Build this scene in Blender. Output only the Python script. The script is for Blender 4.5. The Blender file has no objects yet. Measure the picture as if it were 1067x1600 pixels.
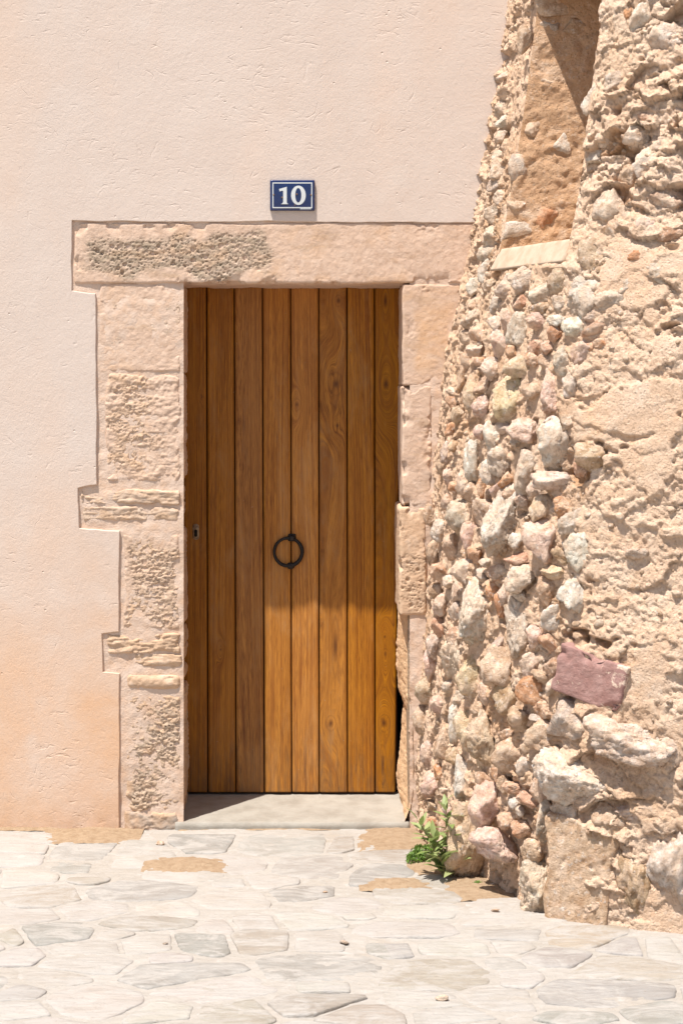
import bpy, bmesh, math, random
import numpy as np
from mathutils import Vector, Matrix

# ------------------------------------------------------------------ camera, sky, sun, exposure
scn = bpy.context.scene
COL = scn.collection
CD, CH, F = 8.0, 1.75, 3200.0            # camera distance to facade, eye height, focal length in photo pixels
VX, VY = 500.0, 594.0                    # vanishing point in the photograph (1067 x 1600)
cam = bpy.data.cameras.new('camera')
cam.sensor_fit = 'VERTICAL'; cam.sensor_height = 36.0; cam.sensor_width = 36.0
cam.lens = 36.0 * F / 1600.0
cam.shift_x = (533.5 - VX) / 1600.0
cam.shift_y = (VY - 800.0) / 1600.0
cam.clip_end = 2000.0
camo = bpy.data.objects.new('camera', cam); COL.objects.link(camo)
camo.location = (0, -CD, CH); camo.rotation_euler = (math.radians(90), 0, 0)
scn.camera = camo

DY = .40                                 # depth of the door in its reveal
SUN = Vector((0.3115, DY, -1.307)).normalized()        # direction the light travels
world = bpy.data.worlds.new('World'); scn.world = world; world.use_nodes = True
wn = world.node_tree
sky = wn.nodes.new('ShaderNodeTexSky'); sky.sky_type = 'NISHITA'; sky.sun_disc = False
sky.sun_elevation = math.asin(-SUN.z)
sky.sun_rotation = math.atan2(-SUN.x, -SUN.y)
sky.air_density = 1.0; sky.dust_density = 1.5; sky.ozone_density = 1.0
bg = wn.nodes['Background']; bg.inputs[1].default_value = 0.09
wn.links.new(sky.outputs[0], bg.inputs[0])
sl = bpy.data.lights.new('sun', 'SUN'); sl.energy = 5.0; sl.angle = math.radians(0.53); sl.color = (1.0, 0.955, 0.895)
so = bpy.data.objects.new('sun', sl); COL.objects.link(so)
so.rotation_euler = SUN.to_track_quat('-Z', 'Y').to_euler(); so.location = (-3, -4, 8)
scn.view_settings.view_transform = 'Standard'; scn.view_settings.look = 'None'
scn.view_settings.gamma = 1.0; scn.view_settings.use_curve_mapping = False
scn.view_settings.exposure = 0.62
scn.cycles.max_bounces = 8; scn.cycles.diffuse_bounces = 5

# ------------------------------------------------------------------ numpy noise
def _h(ix, iy, iz, seed):
    M = 0xffffffff
    h = (ix.astype(np.int64) * 374761393 + iy.astype(np.int64) * 668265263 + iz.astype(np.int64) * 2147483647 + seed * 1274126177) & M
    h = ((h ^ (h >> 13)) * 1274126177) & M
    h = ((h ^ (h >> 16)) * 2246822519) & M
    return ((h ^ (h >> 15)) & M) / 4294967295.0

def vnoise(p, seed=0):
    i = np.floor(p); f = p - i; i = i.astype(np.int64)
    u = f * f * f * (f * (f * 6 - 15) + 10)
    r = 0
    for a in (0, 1):
        wx = u[:, 0] if a else 1 - u[:, 0]
        for b in (0, 1):
            wy = u[:, 1] if b else 1 - u[:, 1]
            for c in (0, 1):
                wz = u[:, 2] if c else 1 - u[:, 2]
                r = r + wx * wy * wz * _h(i[:, 0] + a, i[:, 1] + b, i[:, 2] + c, seed)
    return r * 2 - 1

def fbm(p, octv=4, seed=0, gain=0.5, ridge=False):
    s = 0; a = 1.0; t = 0; q = np.array(p, float)
    for k in range(octv):
        n = vnoise(q, seed + 17 * k)
        if ridge: n = 1 - 2 * np.abs(n)
        s = s + a * n; t += a; a *= gain; q = q * 2.03 + 11.7
    return s / t

def worley(p, seed=0, tilt=False):
    i = np.floor(p).astype(np.int64); f = p - i
    d1 = np.full(len(p), 9.0); d2 = np.full(len(p), 9.0); cid = np.zeros(len(p)); tl = np.zeros(len(p))
    for a in (-1, 0, 1):
        for b in (-1, 0, 1):
            for c in (-1, 0, 1):
                X, Y, Z = i[:, 0] + a, i[:, 1] + b, i[:, 2] + c
                dx = a + _h(X, Y, Z, seed) - f[:, 0]; dy = b + _h(X, Y, Z, seed + 1) - f[:, 1]; dz = c + _h(X, Y, Z, seed + 2) - f[:, 2]
                d = np.sqrt(dx * dx + dy * dy + dz * dz)
                n = d < d1
                d2 = np.where(n, d1, np.minimum(d2, d))
                cid = np.where(n, _h(X, Y, Z, seed + 3), cid)
                if tilt: tl = np.where(n, dx * (_h(X, Y, Z, seed + 4) - .5) + dy * (_h(X, Y, Z, seed + 5) - .5) + dz * (_h(X, Y, Z, seed + 6) - .2), tl)
                d1 = np.minimum(d1, d)
    return (d1, d2, cid, tl) if tilt else (d1, d2, cid)

def sstep(a, b, x):
    t = np.clip((x - a) / (b - a), 0, 1); return t * t * (3 - 2 * t)

# ------------------------------------------------------------------ mesh helpers
def mk_mesh(name, V, Fq, smooth=True, attrs=None):
    V = np.asarray(V, np.float32); Fq = np.asarray(Fq, np.int32)
    me = bpy.data.meshes.new(name); n = Fq.shape[1]
    me.vertices.add(len(V)); me.vertices.foreach_set('co', V.ravel())
    me.loops.add(Fq.size); me.loops.foreach_set('vertex_index', Fq.ravel())
    me.polygons.add(len(Fq)); me.polygons.foreach_set('loop_start', np.arange(len(Fq), dtype=np.int32) * n)
    me.polygons.foreach_set('use_smooth', np.full(len(Fq), smooth))
    for k, a in (attrs or {}).items():
        a = np.asarray(a, np.float32)
        if a.ndim == 1:
            at = me.attributes.new(k, 'FLOAT', 'POINT'); at.data.foreach_set('value', a)
        else:
            at = me.attributes.new(k, 'FLOAT_COLOR', 'POINT')
            at.data.foreach_set('color', np.c_[a, np.ones(len(a), np.float32)].astype(np.float32).ravel())
    me.update(calc_edges=True); me.validate()
    return me

def grid_faces(nu, nv, flip=False):
    i = np.arange(nu * nv).reshape(nu, nv)
    q = np.stack([i[:-1, :-1], i[1:, :-1], i[1:, 1:], i[:-1, 1:]], -1).reshape(-1, 4)
    return q[:, ::-1] if flip else q

def add(name, me, mat, parent=None, loc=None, color=None):
    o = bpy.data.objects.new(name, me); COL.objects.link(o)
    if mat is not None:
        if not me.materials: me.materials.append(mat)
    if parent is not None: o.parent = parent
    if loc is not None: o.location = loc
    if color is not None: o.color = (*color, 1)
    return o

def tag(o, label=None, cat=None, group=None, kind=None):
    if label: o['label'] = label
    if cat: o['category'] = cat
    if group: o['group'] = group
    if kind: o['kind'] = kind
    return o

def empty(name, loc=(0, 0, 0)):
    o = bpy.data.objects.new(name, None); COL.objects.link(o); o.location = loc; return o

def box_arrays(lo, hi, res):
    """closed box surface as welded quads, res = spacing for x, y, z"""
    ax = [np.linspace(lo[k], hi[k], max(2, int(math.ceil((hi[k] - lo[k]) / res[k])) + 1)) for k in range(3)]
    Vs = []; Fs = []; off = 0
    for k in range(3):
        a, b = [j for j in range(3) if j != k]
        A, B = np.meshgrid(ax[a], ax[b], indexing='ij')
        for s in (0, 1):
            P = np.zeros((A.size, 3)); P[:, a] = A.ravel(); P[:, b] = B.ravel(); P[:, k] = (lo, hi)[s][k]
            flip = (s == 0) if k != 1 else (s == 1)
            Fs.append(grid_faces(len(ax[a]), len(ax[b]), flip) + off); Vs.append(P); off += len(P)
    V = np.concatenate(Vs); Fq = np.concatenate(Fs)
    key = np.round(V * 1e5).astype(np.int64)
    _, first, inv = np.unique(key, axis=0, return_index=True, return_inverse=True)
    return V[first], inv.reshape(-1)[Fq]

def rounded(V, lo, hi, r):
    lo = np.array(lo); hi = np.array(hi)
    r = min(r, 0.49 * float((hi - lo).min()))
    c = np.clip(V, lo + r, hi - r); d = V - c
    n = d / np.maximum(np.linalg.norm(d, axis=1, keepdims=True), 1e-9)
    return c + n * r, n

def join_arrays(parts):
    Vs, Fs, off = [], [], 0
    for V, Fq in parts:
        Vs.append(V); Fs.append(np.asarray(Fq) + off); off += len(V)
    return np.concatenate(Vs), np.concatenate(Fs)

def FX(px): return (px - VX) / 400.0
def FZ(py): return CH + (VY - py) / 400.0
def DX(px): return (px - VX) * (CD + DY) / F
def DZ(py): return CH + (VY - py) * (CD + DY) / F
def lin(c):
    c = np.asarray(c, float) / 255.0
    return np.where(c <= 0.04045, c / 12.92, ((c + 0.055) / 1.055) ** 2.4)

# ------------------------------------------------------------------ materials
class NT:
    def __init__(self, name):
        self.m = bpy.data.materials.new(name); self.m.use_nodes = True
        self.t = self.m.node_tree; self.b = self.t.nodes['Principled BSDF']
        self.b.inputs['Specular IOR Level'].default_value = 0.25
        self.b.inputs['Roughness'].default_value = 0.9
        g = self.t.nodes.new('ShaderNodeNewGeometry'); self.pos = g.outputs['Position']
    def n(self, t, **kw):
        x = self.t.nodes.new(t)
        for k, v in kw.items(): setattr(x, k, v)
        return x
    def l(self, a, b): self.t.links.new(a, b)
    def put(self, s, v):
        if isinstance(v, (int, float)): s.default_value = v
        elif isinstance(v, (tuple, list)): s.default_value = (*v, 1) if len(v) == 3 and s.type == 'RGBA' else v
        else: self.l(v, s)
    def noise(self, scale, detail=4, rough=0.55, dist=0.0, vec=None, stretch=None):
        x = self.n('ShaderNodeTexNoise'); v = vec if vec is not None else self.pos
        if stretch:
            mp = self.n('ShaderNodeVectorMath', operation='MULTIPLY'); self.l(v, mp.inputs[0]); mp.inputs[1].default_value = stretch; v = mp.outputs[0]
        self.l(v, x.inputs['Vector']); x.inputs['Scale'].default_value = scale; x.inputs['Detail'].default_value = detail
        x.inputs['Roughness'].default_value = rough; x.inputs['Distortion'].default_value = dist
        return x.outputs['Fac']
    def vor(self, scale, feature='F1', vec=None, rnd=1.0):
        x = self.n('ShaderNodeTexVoronoi', feature=feature); self.l(vec if vec is not None else self.pos, x.inputs['Vector'])
        x.inputs['Scale'].default_value = scale; x.inputs['Randomness'].default_value = rnd
        return x.outputs['Distance']
    def rng(self, v, a, b, c=0.0, d=1.0):
        x = self.n('ShaderNodeMapRange'); self.put(x.inputs[0], v)
        for k, q in enumerate((a, b, c, d)): x.inputs[k + 1].default_value = q
        return x.outputs[0]
    def math(self, op, a, b=0.0):
        x = self.n('ShaderNodeMath', operation=op); self.put(x.inputs[0], a); self.put(x.inputs[1], b); return x.outputs[0]
    def mix(self, f, a, b, mode='MIX'):
        x = self.n('ShaderNodeMix', data_type='RGBA', blend_type=mode)
        self.put(x.inputs['Factor'], f); self.put(x.inputs['A'], a); self.put(x.inputs['B'], b); return x.outputs['Result']
    def attr(self, name):
        x = self.n('ShaderNodeAttribute'); x.attribute_name = name; return x
    def objcol(self): return self.n('ShaderNodeObjectInfo').outputs['Color']
    def z(self):
        x = self.n('ShaderNodeSeparateXYZ'); self.l(self.pos, x.inputs[0]); return x.outputs
    def bump(self, h, strength, dist, prev=None):
        x = self.n('ShaderNodeBump'); x.inputs['Strength'].default_value = strength; x.inputs['Distance'].default_value = dist
        self.l(h, x.inputs['Height'])
        if prev is not None: self.l(prev, x.inputs['Normal'])
        self.l(x.outputs[0], self.b.inputs['Normal']); return x.outputs[0]
    def col(self, c): self.put(self.b.inputs['Base Color'], c)
    def rough(self, v): self.put(self.b.inputs['Roughness'], v)

def m_plaster():
    t = NT('plaster'); s = t.z()
    base = t.mix(t.rng(t.noise(1.3, 3), .35, .65), (.605, .508, .440), (.585, .480, .408))
    # earth-pigmented bloom towards the foot and in vertical drifts
    drift = t.noise(1.1, 4, .6, .4, stretch=(1.0, 1.0, .8))
    low = t.rng(s[2], 1.75, .35, -.22, .42)
    f = t.rng(t.math('ADD', drift, low), .50, .82)
    c = t.mix(f, base, (.64, .40, .245))
    side = t.rng(t.math('ADD', t.noise(1.6, 3, .5, 0, stretch=(1.6, 1, .5)), t.rng(s[0], -.85, -1.25, 0, .17)), .55, .75, 0, .5)
    c = t.mix(side, c, (.64, .465, .35))
    c = t.mix(t.rng(t.noise(5, 4), .60, .78, 0, .45), c, (.645, .565, .50))
    c = t.mix(t.rng(t.noise(90, 3), .3, .7, 0, .22), c, (.55, .42, .33))
    c = t.mix(t.rng(t.noise(2.6, 5, .65, .5), .40, .64, 0, .35), c, (.645, .56, .495))
    c = t.mix(t.math('MULTIPLY', t.rng(s[2], .16, .0), t.rng(t.noise(14, 5, .7), .40, .62, 0, .6)), c, (.50, .33, .21))
    t.col(c); t.rough(.92)
    crease = t.rng(t.math('ABSOLUTE', t.math('SUBTRACT', t.noise(7, 2, .5, .7), .5)), 0, .016, -1, 0)
    crease = t.math('MULTIPLY', crease, t.rng(t.noise(13, 2), .56, .66))
    crease2 = t.rng(t.noise(40, 3, .6, .5, stretch=(.5, 1, 1.3)), .60, .70, 0, -1)
    crease2 = t.math('MULTIPLY', crease2, t.rng(t.noise(2.6, 4, .6), .48, .66))
    pits = t.rng(t.vor(11), .0, .055, -1, 0)
    b = t.bump(t.noise(2.2, 3), .5, .010)
    b = t.bump(t.noise(170, 4, .65), .42, .0020, b)
    b = t.bump(t.noise(45, 3, .6, .8), .45, .0028, b)
    b = t.bump(crease, .6, .0016, b)
    b = t.bump(crease2, .8, .0022, b)
    t.bump(pits, .9, .0040, b)
    return t.m

def m_stone():
    """rubble stones: colour of the object, mottled, with mortar dust"""
    t = NT('rubble_stone'); oc = t.objcol()
    c = t.mix(t.rng(t.noise(28, 5, .7), .36, .64), t.mix(1.0, oc, (.66, .55, .46), 'MULTIPLY'), oc)
    c = t.mix(t.rng(t.noise(10, 5, .7, 1.0), .47, .60, 0, .72), c, (.80, .60, .44))
    c = t.mix(t.rng(t.noise(75, 4, .75), .57, .68, 0, .60), c, (.42, .28, .17))
    c = t.mix(t.rng(t.noise(45, 4, .7), .58, .68, 0, .7), c, (.80, .72, .63))
    c = t.mix(t.rng(t.noise(17, 3, .6, 2.0), .60, .70, 0, .45), c, (.58, .33, .19))
    t.col(c)
    b = t.bump(t.noise(42, 6, .72, .6), 1.0, .016)
    b = t.bump(t.rng(t.vor(95), 0, .35, -1, 0), .6, .004, b)
    t.bump(t.noise(180, 4, .75), .9, .004, b)
    return t.m

def m_mortar():
    t = NT('rubble_mortar'); a = t.attr('tint')
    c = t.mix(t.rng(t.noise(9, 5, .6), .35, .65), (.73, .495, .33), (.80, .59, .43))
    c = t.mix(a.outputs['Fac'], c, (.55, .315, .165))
    c = t.mix(t.rng(t.noise(60, 4, .7), .55, .70, 0, .5), c, (.82, .69, .56))
    c = t.mix(t.rng(t.noise(110, 4, .75), .56, .68, 0, .6), c, (.44, .29, .17))
    c = t.mix(t.rng(t.noise(3.1, 5, .7, .6), .52, .66, 0, .45), c, (.60, .40, .25))
    c = t.mix(t.rng(t.noise(5.2, 4, .65, .8), .55, .70, 0, .5), c, (.83, .675, .53))
    c = t.mix(t.rng(t.noise(7.3, 4, .65, .8), .58, .72, 0, .65), c, (.72, .45, .27))
    t.col(c)
    b = t.bump(t.noise(60, 6, .78), .8, .008)
    b = t.bump(t.rng(t.vor(90), 0, .5, 0, 1), .8, .0045, b)
    b = t.bump(t.rng(t.vor(230), 0, .5, 0, 1), .8, .0022, b)
    t.bump(t.noise(300, 4, .8), 1.0, .004, b)
    return t.m

def m_ashlar():
    """dressed frame stones: colour attribute"""
    t = NT('frame_stone'); c = t.attr('Col').outputs['Color']; r = t.attr('pore').outputs['Fac']
    c = t.mix(t.rng(t.noise(35, 5, .65), .35, .7, 0, .5), c, t.mix(1.0, c, (.74, .66, .58), 'MULTIPLY'))
    c = t.mix(t.rng(t.noise(14, 4, .6, 1), .56, .72, 0, .5), c, (.67, .53, .42))
    c = t.mix(t.rng(t.noise(6, 4, .65, .8), .52, .70, 0, .6), c, (.60, .385, .235))
    c = t.mix(t.rng(t.noise(120, 4, .75), .58, .70, 0, .45), c, (.36, .25, .17))
    t.col(c)
    b = t.bump(t.noise(70, 6, .75, .3), .6, .0042)
    por = t.math('MULTIPLY', t.rng(t.vor(85), 0, .42, -1, 0), r)
    b = t.bump(por, .75, .0045, b)
    t.bump(t.noise(240, 4, .7), .55, .0016, b)
    return t.m

def m_wood():
    t = NT('door_wood'); g = t.attr('grain').outputs['Fac']; kn = t.attr('knot_edge').outputs['Fac']; oc = t.objcol(); s = t.z()
    tone = t.n('ShaderNodeSeparateColor'); t.l(oc, tone.inputs[0])
    v = t.n('ShaderNodeCombineXYZ'); t.l(t.math('MULTIPLY', g, 1.0), v.inputs[0]); t.l(t.math('MULTIPLY', s[2], .010), v.inputs[2]); t.l(t.math('MULTIPLY', tone.outputs[2], 40), v.inputs[1])
    rings = t.noise(130, 3, .6, 0, v.outputs[0])
    v2 = t.n('ShaderNodeCombineXYZ'); t.l(g, v2.inputs[0]); t.l(t.math('MULTIPLY', s[2], .03), v2.inputs[2]); t.l(t.math('MULTIPLY', tone.outputs[2], 60), v2.inputs[1])
    fine = t.noise(520, 3, .65, 0, v2.outputs[0])
    big = t.noise(2.6, 4, .6, .6, stretch=(3.0, 1, .55))
    c = t.mix(t.rng(rings, .38, .66), (.46, .185, .021), (.225, .070, .006))
    c = t.mix(t.rng(fine, .42, .66, 0, .8), c, (.135, .040, .005))
    c = t.mix(t.rng(big, .42, .72, 0, .45), c, (.48, .205, .035))
    wear = t.math('MULTIPLY', t.rng(t.noise(4.0, 5, .7, .5, stretch=(3.5, 1, .9)), .50, .70), t.rng(fine, .35, .62))
    c = t.mix(t.math('MULTIPLY', wear, .50), c, (.46, .26, .105))
    c = t.mix(t.rng(kn, .15, .95), c, (.085, .026, .006))
    hv = c
    hs = t.n('ShaderNodeHueSaturation'); t.l(hv, hs.inputs['Color']); t.l(t.rng(tone.outputs[0], 0, 1, .72, 1.28), hs.inputs['Value']); t.l(t.rng(tone.outputs[1], 0, 1, .80, 1.12), hs.inputs['Saturation'])
    c = hs.outputs[0]
    # dirt and rain-splash at the foot, scratches
    foot = t.math('MULTIPLY', t.rng(s[2], .42, .06), t.rng(t.noise(60, 4, .7, 0, stretch=(1, 1, .12)), .40, .72))
    c = t.mix(t.math('MULTIPLY', foot, .8), c, (.10, .062, .032))
    c = t.mix(t.rng(t.noise(75, 3, .6, .5), .70, .78, 0, .55), c, (.40, .29, .18))
    t.col(c); t.rough(t.rng(fine, .3, .7, .48, .66)); t.b.inputs['Specular IOR Level'].default_value = .28
    b = t.bump(fine, .35, .0012)
    t.bump(rings, .25, .0016, b)
    return t.m

def m_paver():
    t = NT('paving_stone'); oc = t.objcol()
    c = t.mix(t.rng(t.noise(6, 5, .6, .5), .35, .68), oc, t.mix(1.0, oc, (.84, .80, .76), 'MULTIPLY'))
    c = t.mix(t.rng(t.noise(7, 7, .75, 1.4, stretch=(.7, 1, 1)), .45, .60, 0, .92), c, (.388, .360, .328))
    c = t.mix(t.rng(t.noise(60, 4, .7), .58, .72, 0, .5), c, (.23, .19, .155))
    t.col(c); t.rough(.8)
    b = t.bump(t.noise(26, 6, .72, .8, stretch=(.6, 1.6, 1)), .9, .009)
    b = t.bump(t.noise(7, 3, .5, 1.5), .4, .008, b)
    t.bump(t.noise(150, 4, .7), .6, .0022, b)
    return t.m

def m_ground():
    t = NT('pavement_mortar')
    c = t.mix(t.rng(t.noise(4, 5, .6, .6), .35, .68), (.385, .353, .316), (.342, .307, .266))
    c = t.mix(t.rng(t.noise(17, 5, .65, 1), .54, .70, 0, .7), c, (.43, .405, .375))
    c = t.mix(t.rng(t.noise(85, 4, .7), .58, .73, 0, .6), c, (.25, .20, .15))
    c = t.mix(t.rng(t.noise(2.3, 3), .60, .75, 0, .5), c, (.37, .295, .22))
    t.col(c)
    b = t.bump(t.noise(24, 6, .72, .6, stretch=(.7, 1.4, 1)), .9, .009)
    t.bump(t.noise(140, 4, .7), .7, .0024, b)
    return t.m

def m_simple(name, col, rough=.8, metal=0.0, spec=.25, var=None, bump=None, clear=0.0):
    t = NT(name); c = col
    if var: c = t.mix(t.rng(t.noise(var[0], 4, .65), .42, .68), col, var[1])
    t.col(c); t.rough(rough); t.b.inputs['Metallic'].default_value = metal; t.b.inputs['Specular IOR Level'].default_value = spec
    t.b.inputs['Coat Weight'].default_value = clear
    if bump: t.bump(t.noise(bump[0], 4, .65), bump[1], bump[2])
    return t.m

def m_red():
    t = NT('red_block'); s = t.n('ShaderNodeTexCoord').outputs['Object']; x = t.n('ShaderNodeSeparateXYZ'); t.l(s, x.inputs[0])
    c = t.mix(t.rng(t.noise(26, 5, .7), .4, .65), (.30, .165, .14), (.37, .225, .195))
    f = t.math('ADD', t.noise(24, 5, .7, .6), t.rng(x.outputs[0], -.05, .12, -.10, .075))
    c = t.mix(t.rng(f, .54, .60, 0, .85), c, (.72, .56, .43))
    t.col(c); b = t.bump(t.noise(60, 5, .7), .8, .006); t.bump(t.noise(9, 3, .5, 0, stretch=(1, 1, 5)), .4, .006, b); return t.m

def m_leaf(name, c1, c2):
    t = NT(name); oi = t.n('ShaderNodeObjectInfo').outputs['Random']
    c = t.mix(oi, c1, c2); c = t.mix(t.rng(t.noise(120, 3), .4, .7, 0, .4), c, c2)
    t.col(c); t.rough(.5); t.b.inputs['Specular IOR Level'].default_value = .4
    tr = t.n('ShaderNodeBsdfTranslucent'); t.put(tr.inputs['Color'], c)
    mx = t.n('ShaderNodeMixShader'); mx.inputs[0].default_value = .35
    t.l(t.b.outputs[0], mx.inputs[1]); t.l(tr.outputs[0], mx.inputs[2])
    t.l(mx.outputs[0], t.t.nodes['Material Output'].inputs['Surface'])
    return t.m

M = dict(
    plaster=m_plaster(), stone=m_stone(), mortar=m_mortar(), ashlar=m_ashlar(), wood=m_wood(), paver=m_paver(), ground=m_ground(),
    bed=m_simple('frame_mortar', (.62, .475, .375), .95, var=(16, (.60, .41, .285)), bump=(110, .7, .004)),
    core=m_simple('wall_core', (.36, .26, .18), .95, var=(12, (.28, .20, .13)), bump=(60, .8, .006)),
    orange=m_simple('broken_plaster', (.74, .50, .30), .95, var=(30, (.64, .39, .21)), bump=(90, 1.0, .007)),
    thresh=m_simple('threshold_stone', (.33, .30, .255), .75, var=(9, (.26, .23, .19)), bump=(45, .7, .004)),
    slab=m_simple('sill_slab', (.50, .39, .29), .8, var=(18, (.40, .29, .20)), bump=(80, .4, .003)),
    red=m_red(),
    iron=m_simple('black_iron', (.012, .009, .008), .55, .3, .4, var=(90, (.028, .018, .012)), bump=(220, .5, .001)),
    brass=m_simple('tarnished_metal', (.30, .21, .12), .55, .25, .4, var=(120, (.12, .07, .04))),
    backing=m_simple('door_backing', (.045, .014, .005), .9),
    black=m_simple('dark_void', (.006, .005, .004), .9),
    blue=m_simple('blue_enamel', (.004, .013, .075), .22, 0, .5, var=(35, (.005, .017, .090)), clear=.5),
    white=m_simple('white_enamel', (.58, .60, .59), .28, 0, .5),
    rust=m_simple('rust', (.17, .10, .055), .9),
    dirt=m_simple('sandy_dirt', (.335, .24, .155), .97, var=(40, (.26, .175, .105)), bump=(140, 1.0, .005)),
    leaf=m_leaf('leaf', (.19, .27, .07), (.37, .42, .18)),
    weed=m_leaf('weed', (.12, .22, .035), (.22, .33, .07)),
    stem=m_simple('stem', (.22, .17, .08), .7),
)

# ------------------------------------------------------------------ ground
rng = np.random.default_rng(5)
def axis(lo, hi, d, far):
    core = np.arange(lo, hi + 1e-6, d); k = np.array([.05, .14, .3, .6, 1.1, 2, 4, 8, 16, 35, 80, 160, 320])
    k = k[k <= far]
    return np.concatenate([lo - k[::-1], core, hi + k])
gx = axis(-1.75, 1.75, .011, 320); gy = axis(-3.0, .05, .0105, 320)
GX, GY = np.meshgrid(gx, gy, indexing='ij'); P = np.c_[GX.ravel(), GY.ravel(), np.zeros(GX.size)]
def ground_h(P):
    near = np.exp(-((np.maximum(np.abs(P[:, 0]) - 2.5, 0)) ** 2 + np.maximum(-P[:, 1] - 3.2, 0) ** 2))
    h = -.003 + .0045 * fbm(P * 3.1, 3, 2) + .0050 * fbm(P * np.array([9, 14, 1]), 4, 3) + .0024 * fbm(P * 45, 3, 4)
    return h * near
P[:, 2] = ground_h(P)
pav = add('pavement', mk_mesh('pavement', P, grid_faces(len(gx), len(gy))), M['ground']); tag(pav, kind='structure')

def ground_pt(px, py):
    s = (py - VY) / CH; return (px - VX) / s, F / s - CD
GREY, BEI, WHI, PGR, ORA = (.298, .285, .262), (.338, .304, .262), (.41, .382, .348), (.342, .322, .296), (.37, .315, .25)
def tile(ox, oy, sc, L): return [(ox + a / sc, ox + b / sc, oy + c / sc, oy + d / sc, k) for a, b, c, d, k in L]
PAV = tile(0, 1200, 1.667, [
 (0,195,310,362,BEI),(245,475,300,345,GREY),(65,235,405,450,GREY),(455,600,180,215,GREY),(305,440,195,228,PGR),(150,300,190,232,PGR),
 (625,840,175,225,PGR),(720,900,232,278,PGR),(930,1060,250,295,GREY),(855,915,185,222,BEI),(465,600,430,480,GREY),(604,735,425,475,BEI),
 (680,1000,490,545,GREY),(265,650,510,565,GREY),(0,140,162,195,WHI),(245,495,385,415,BEI),(70,400,495,530,WHI),(520,710,610,667,BEI),
 (120,365,575,640,WHI),(690,960,597,635,BEI),(400,690,550,608,WHI),(970,1067,460,490,GREY),(120,310,455,485,WHI),(0,120,475,508,WHI),
 (350,500,615,655,WHI),(0,110,570,605,PGR),(780,1067,625,667,BEI),(145,225,250,270,GREY),(720,850,312,340,GREY),(780,880,430,470,WHI),
 (620,730,390,418,WHI),(520,600,400,430,WHI),(640,760,280,308,WHI),(160,330,347,390,WHI),(560,700,230,270,WHI),(400,560,255,290,WHI),
 (0,150,365,400,WHI),(0,60,420,455,BEI),(320,450,440,480,WHI),(70,240,535,565,WHI),(0,130,610,650,WHI),(520,680,325,360,WHI),(360,500,350,380,WHI),(0,130,270,305,WHI)])
PAV += tile(500, 1200, 1.882, [
 (160,270,520,552,GREY),(190,500,575,645,BEI),(130,380,458,490,WHI),(480,650,468,505,PGR),(655,880,472,520,ORA),(500,620,510,545,WHI),
 (600,800,535,575,PGR),(730,1040,562,612,BEI),(640,1067,632,690,GREY),(890,1120,694,753,GREY),(210,400,660,705,WHI),(660,880,722,753,GREY),
 (500,590,560,600,PGR),(260,480,708,750,WHI),(820,1010,508,545,PGR),(200,400,405,435,WHI),(300,520,515,545,WHI),(520,640,590,640,WHI),(900,1067,505,555,WHI),(440,620,650,700,WHI)])
def slab_mesh(th, h, seed, top):
    """flagstone bounded by half planes (angle th, distance h) round its own centre"""
    r = np.random.default_rng(seed); n = 56; a = np.linspace(0, 2 * np.pi, n, endpoint=False)
    c = np.cos(a[:, None] - th[None]); q = np.where(c > .03, h[None] / np.maximum(c, .03), 9)
    sh = 220.0; rr = -np.log(np.exp(-sh * (q - q.min(1)[:, None])).sum(1)) / sh + q.min(1)
    X = np.cos(a) * rr; Y = np.sin(a) * rr
    j = np.c_[X * 9, Y * 9, np.full(n, seed * 1.7)]
    k_ = 1 - .07 * np.abs(fbm(j * 1.6, 3, 3)) - .08 * np.clip(fbm(j * .5 + 9, 2, 5), 0, 1); X = X * k_; Y = Y * k_
    V = []; Fq = []
    rings = [(1.0, -.035), (1.0, -.006), (.985, -.002), (.955, 0), (.80, .0006), (.6, .001), (.4, .001), (.2, .001)]
    for k, zz in rings: V.append(np.c_[X * k, Y * k, np.full(n, top + zz)])
    V = np.concatenate(V); on = V[:, 2] > top - .02
    V[on, 2] += .0035 * fbm(np.c_[V[on, :2] * np.array([7, 14]), np.full(on.sum(), seed)], 4, 8)
    for k in range(len(rings) - 1):
        i = np.arange(n); jj = (i + 1) % n
        Fq.append(np.c_[k * n + i, k * n + jj, (k + 1) * n + jj, (k + 1) * n + i])
    Fq = np.concatenate(Fq).tolist(); Fq.append(list(range((len(rings) - 1) * n, len(rings) * n)))
    me = bpy.data.meshes.new('paving_stone'); me.from_pydata(V.tolist(), [], Fq); me.update()
    me.polygons.foreach_set('use_smooth', np.ones(len(me.polygons), bool)); return me
def base_front(x): return np.interp(x, [-9, .30, .42, .5, .62, .8, 1.15, 3], [-.06, -.13, -.44, -.84, -1.15, -1.44, -1.6, -1.73])
seeds = []
for x0, x1, y0, y1, c in PAV:
    xm = .5 * (x0 + x1); s_ = (0.5 * (y0 + y1) - VY) / CH; ya, yb = ground_pt(xm, y0)[1], ground_pt(xm, y1)[1]
    seeds.append(((xm - VX) / s_, .5 * (ya + yb), .5 * (x1 - x0) / s_ * 1.05, abs(ya - yb) * .56, c))
tries = 0
while tries < 5000 and len(seeds) < 300:
    tries += 1; x = rng.uniform(-2.5, 2.5); y = rng.uniform(-4.2, -.02); big = tries < 3000
    hw = rng.uniform(.10, .19) if big else rng.uniform(.05, .09); hd = hw * rng.uniform(.6, 1.0)
    if y + hd * .6 > base_front(x) - .01: continue
    if any(abs(x - q[0]) < (hw + q[2]) * .86 and abs(y - q[1]) < (hd + q[3]) * .86 for q in seeds): continue
    seeds.append((x, y, hw, hd, [WHI, WHI, WHI, WHI, PGR, BEI][rng.integers(6)]))
SA = np.array([q[:4] for q in seeds])
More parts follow.
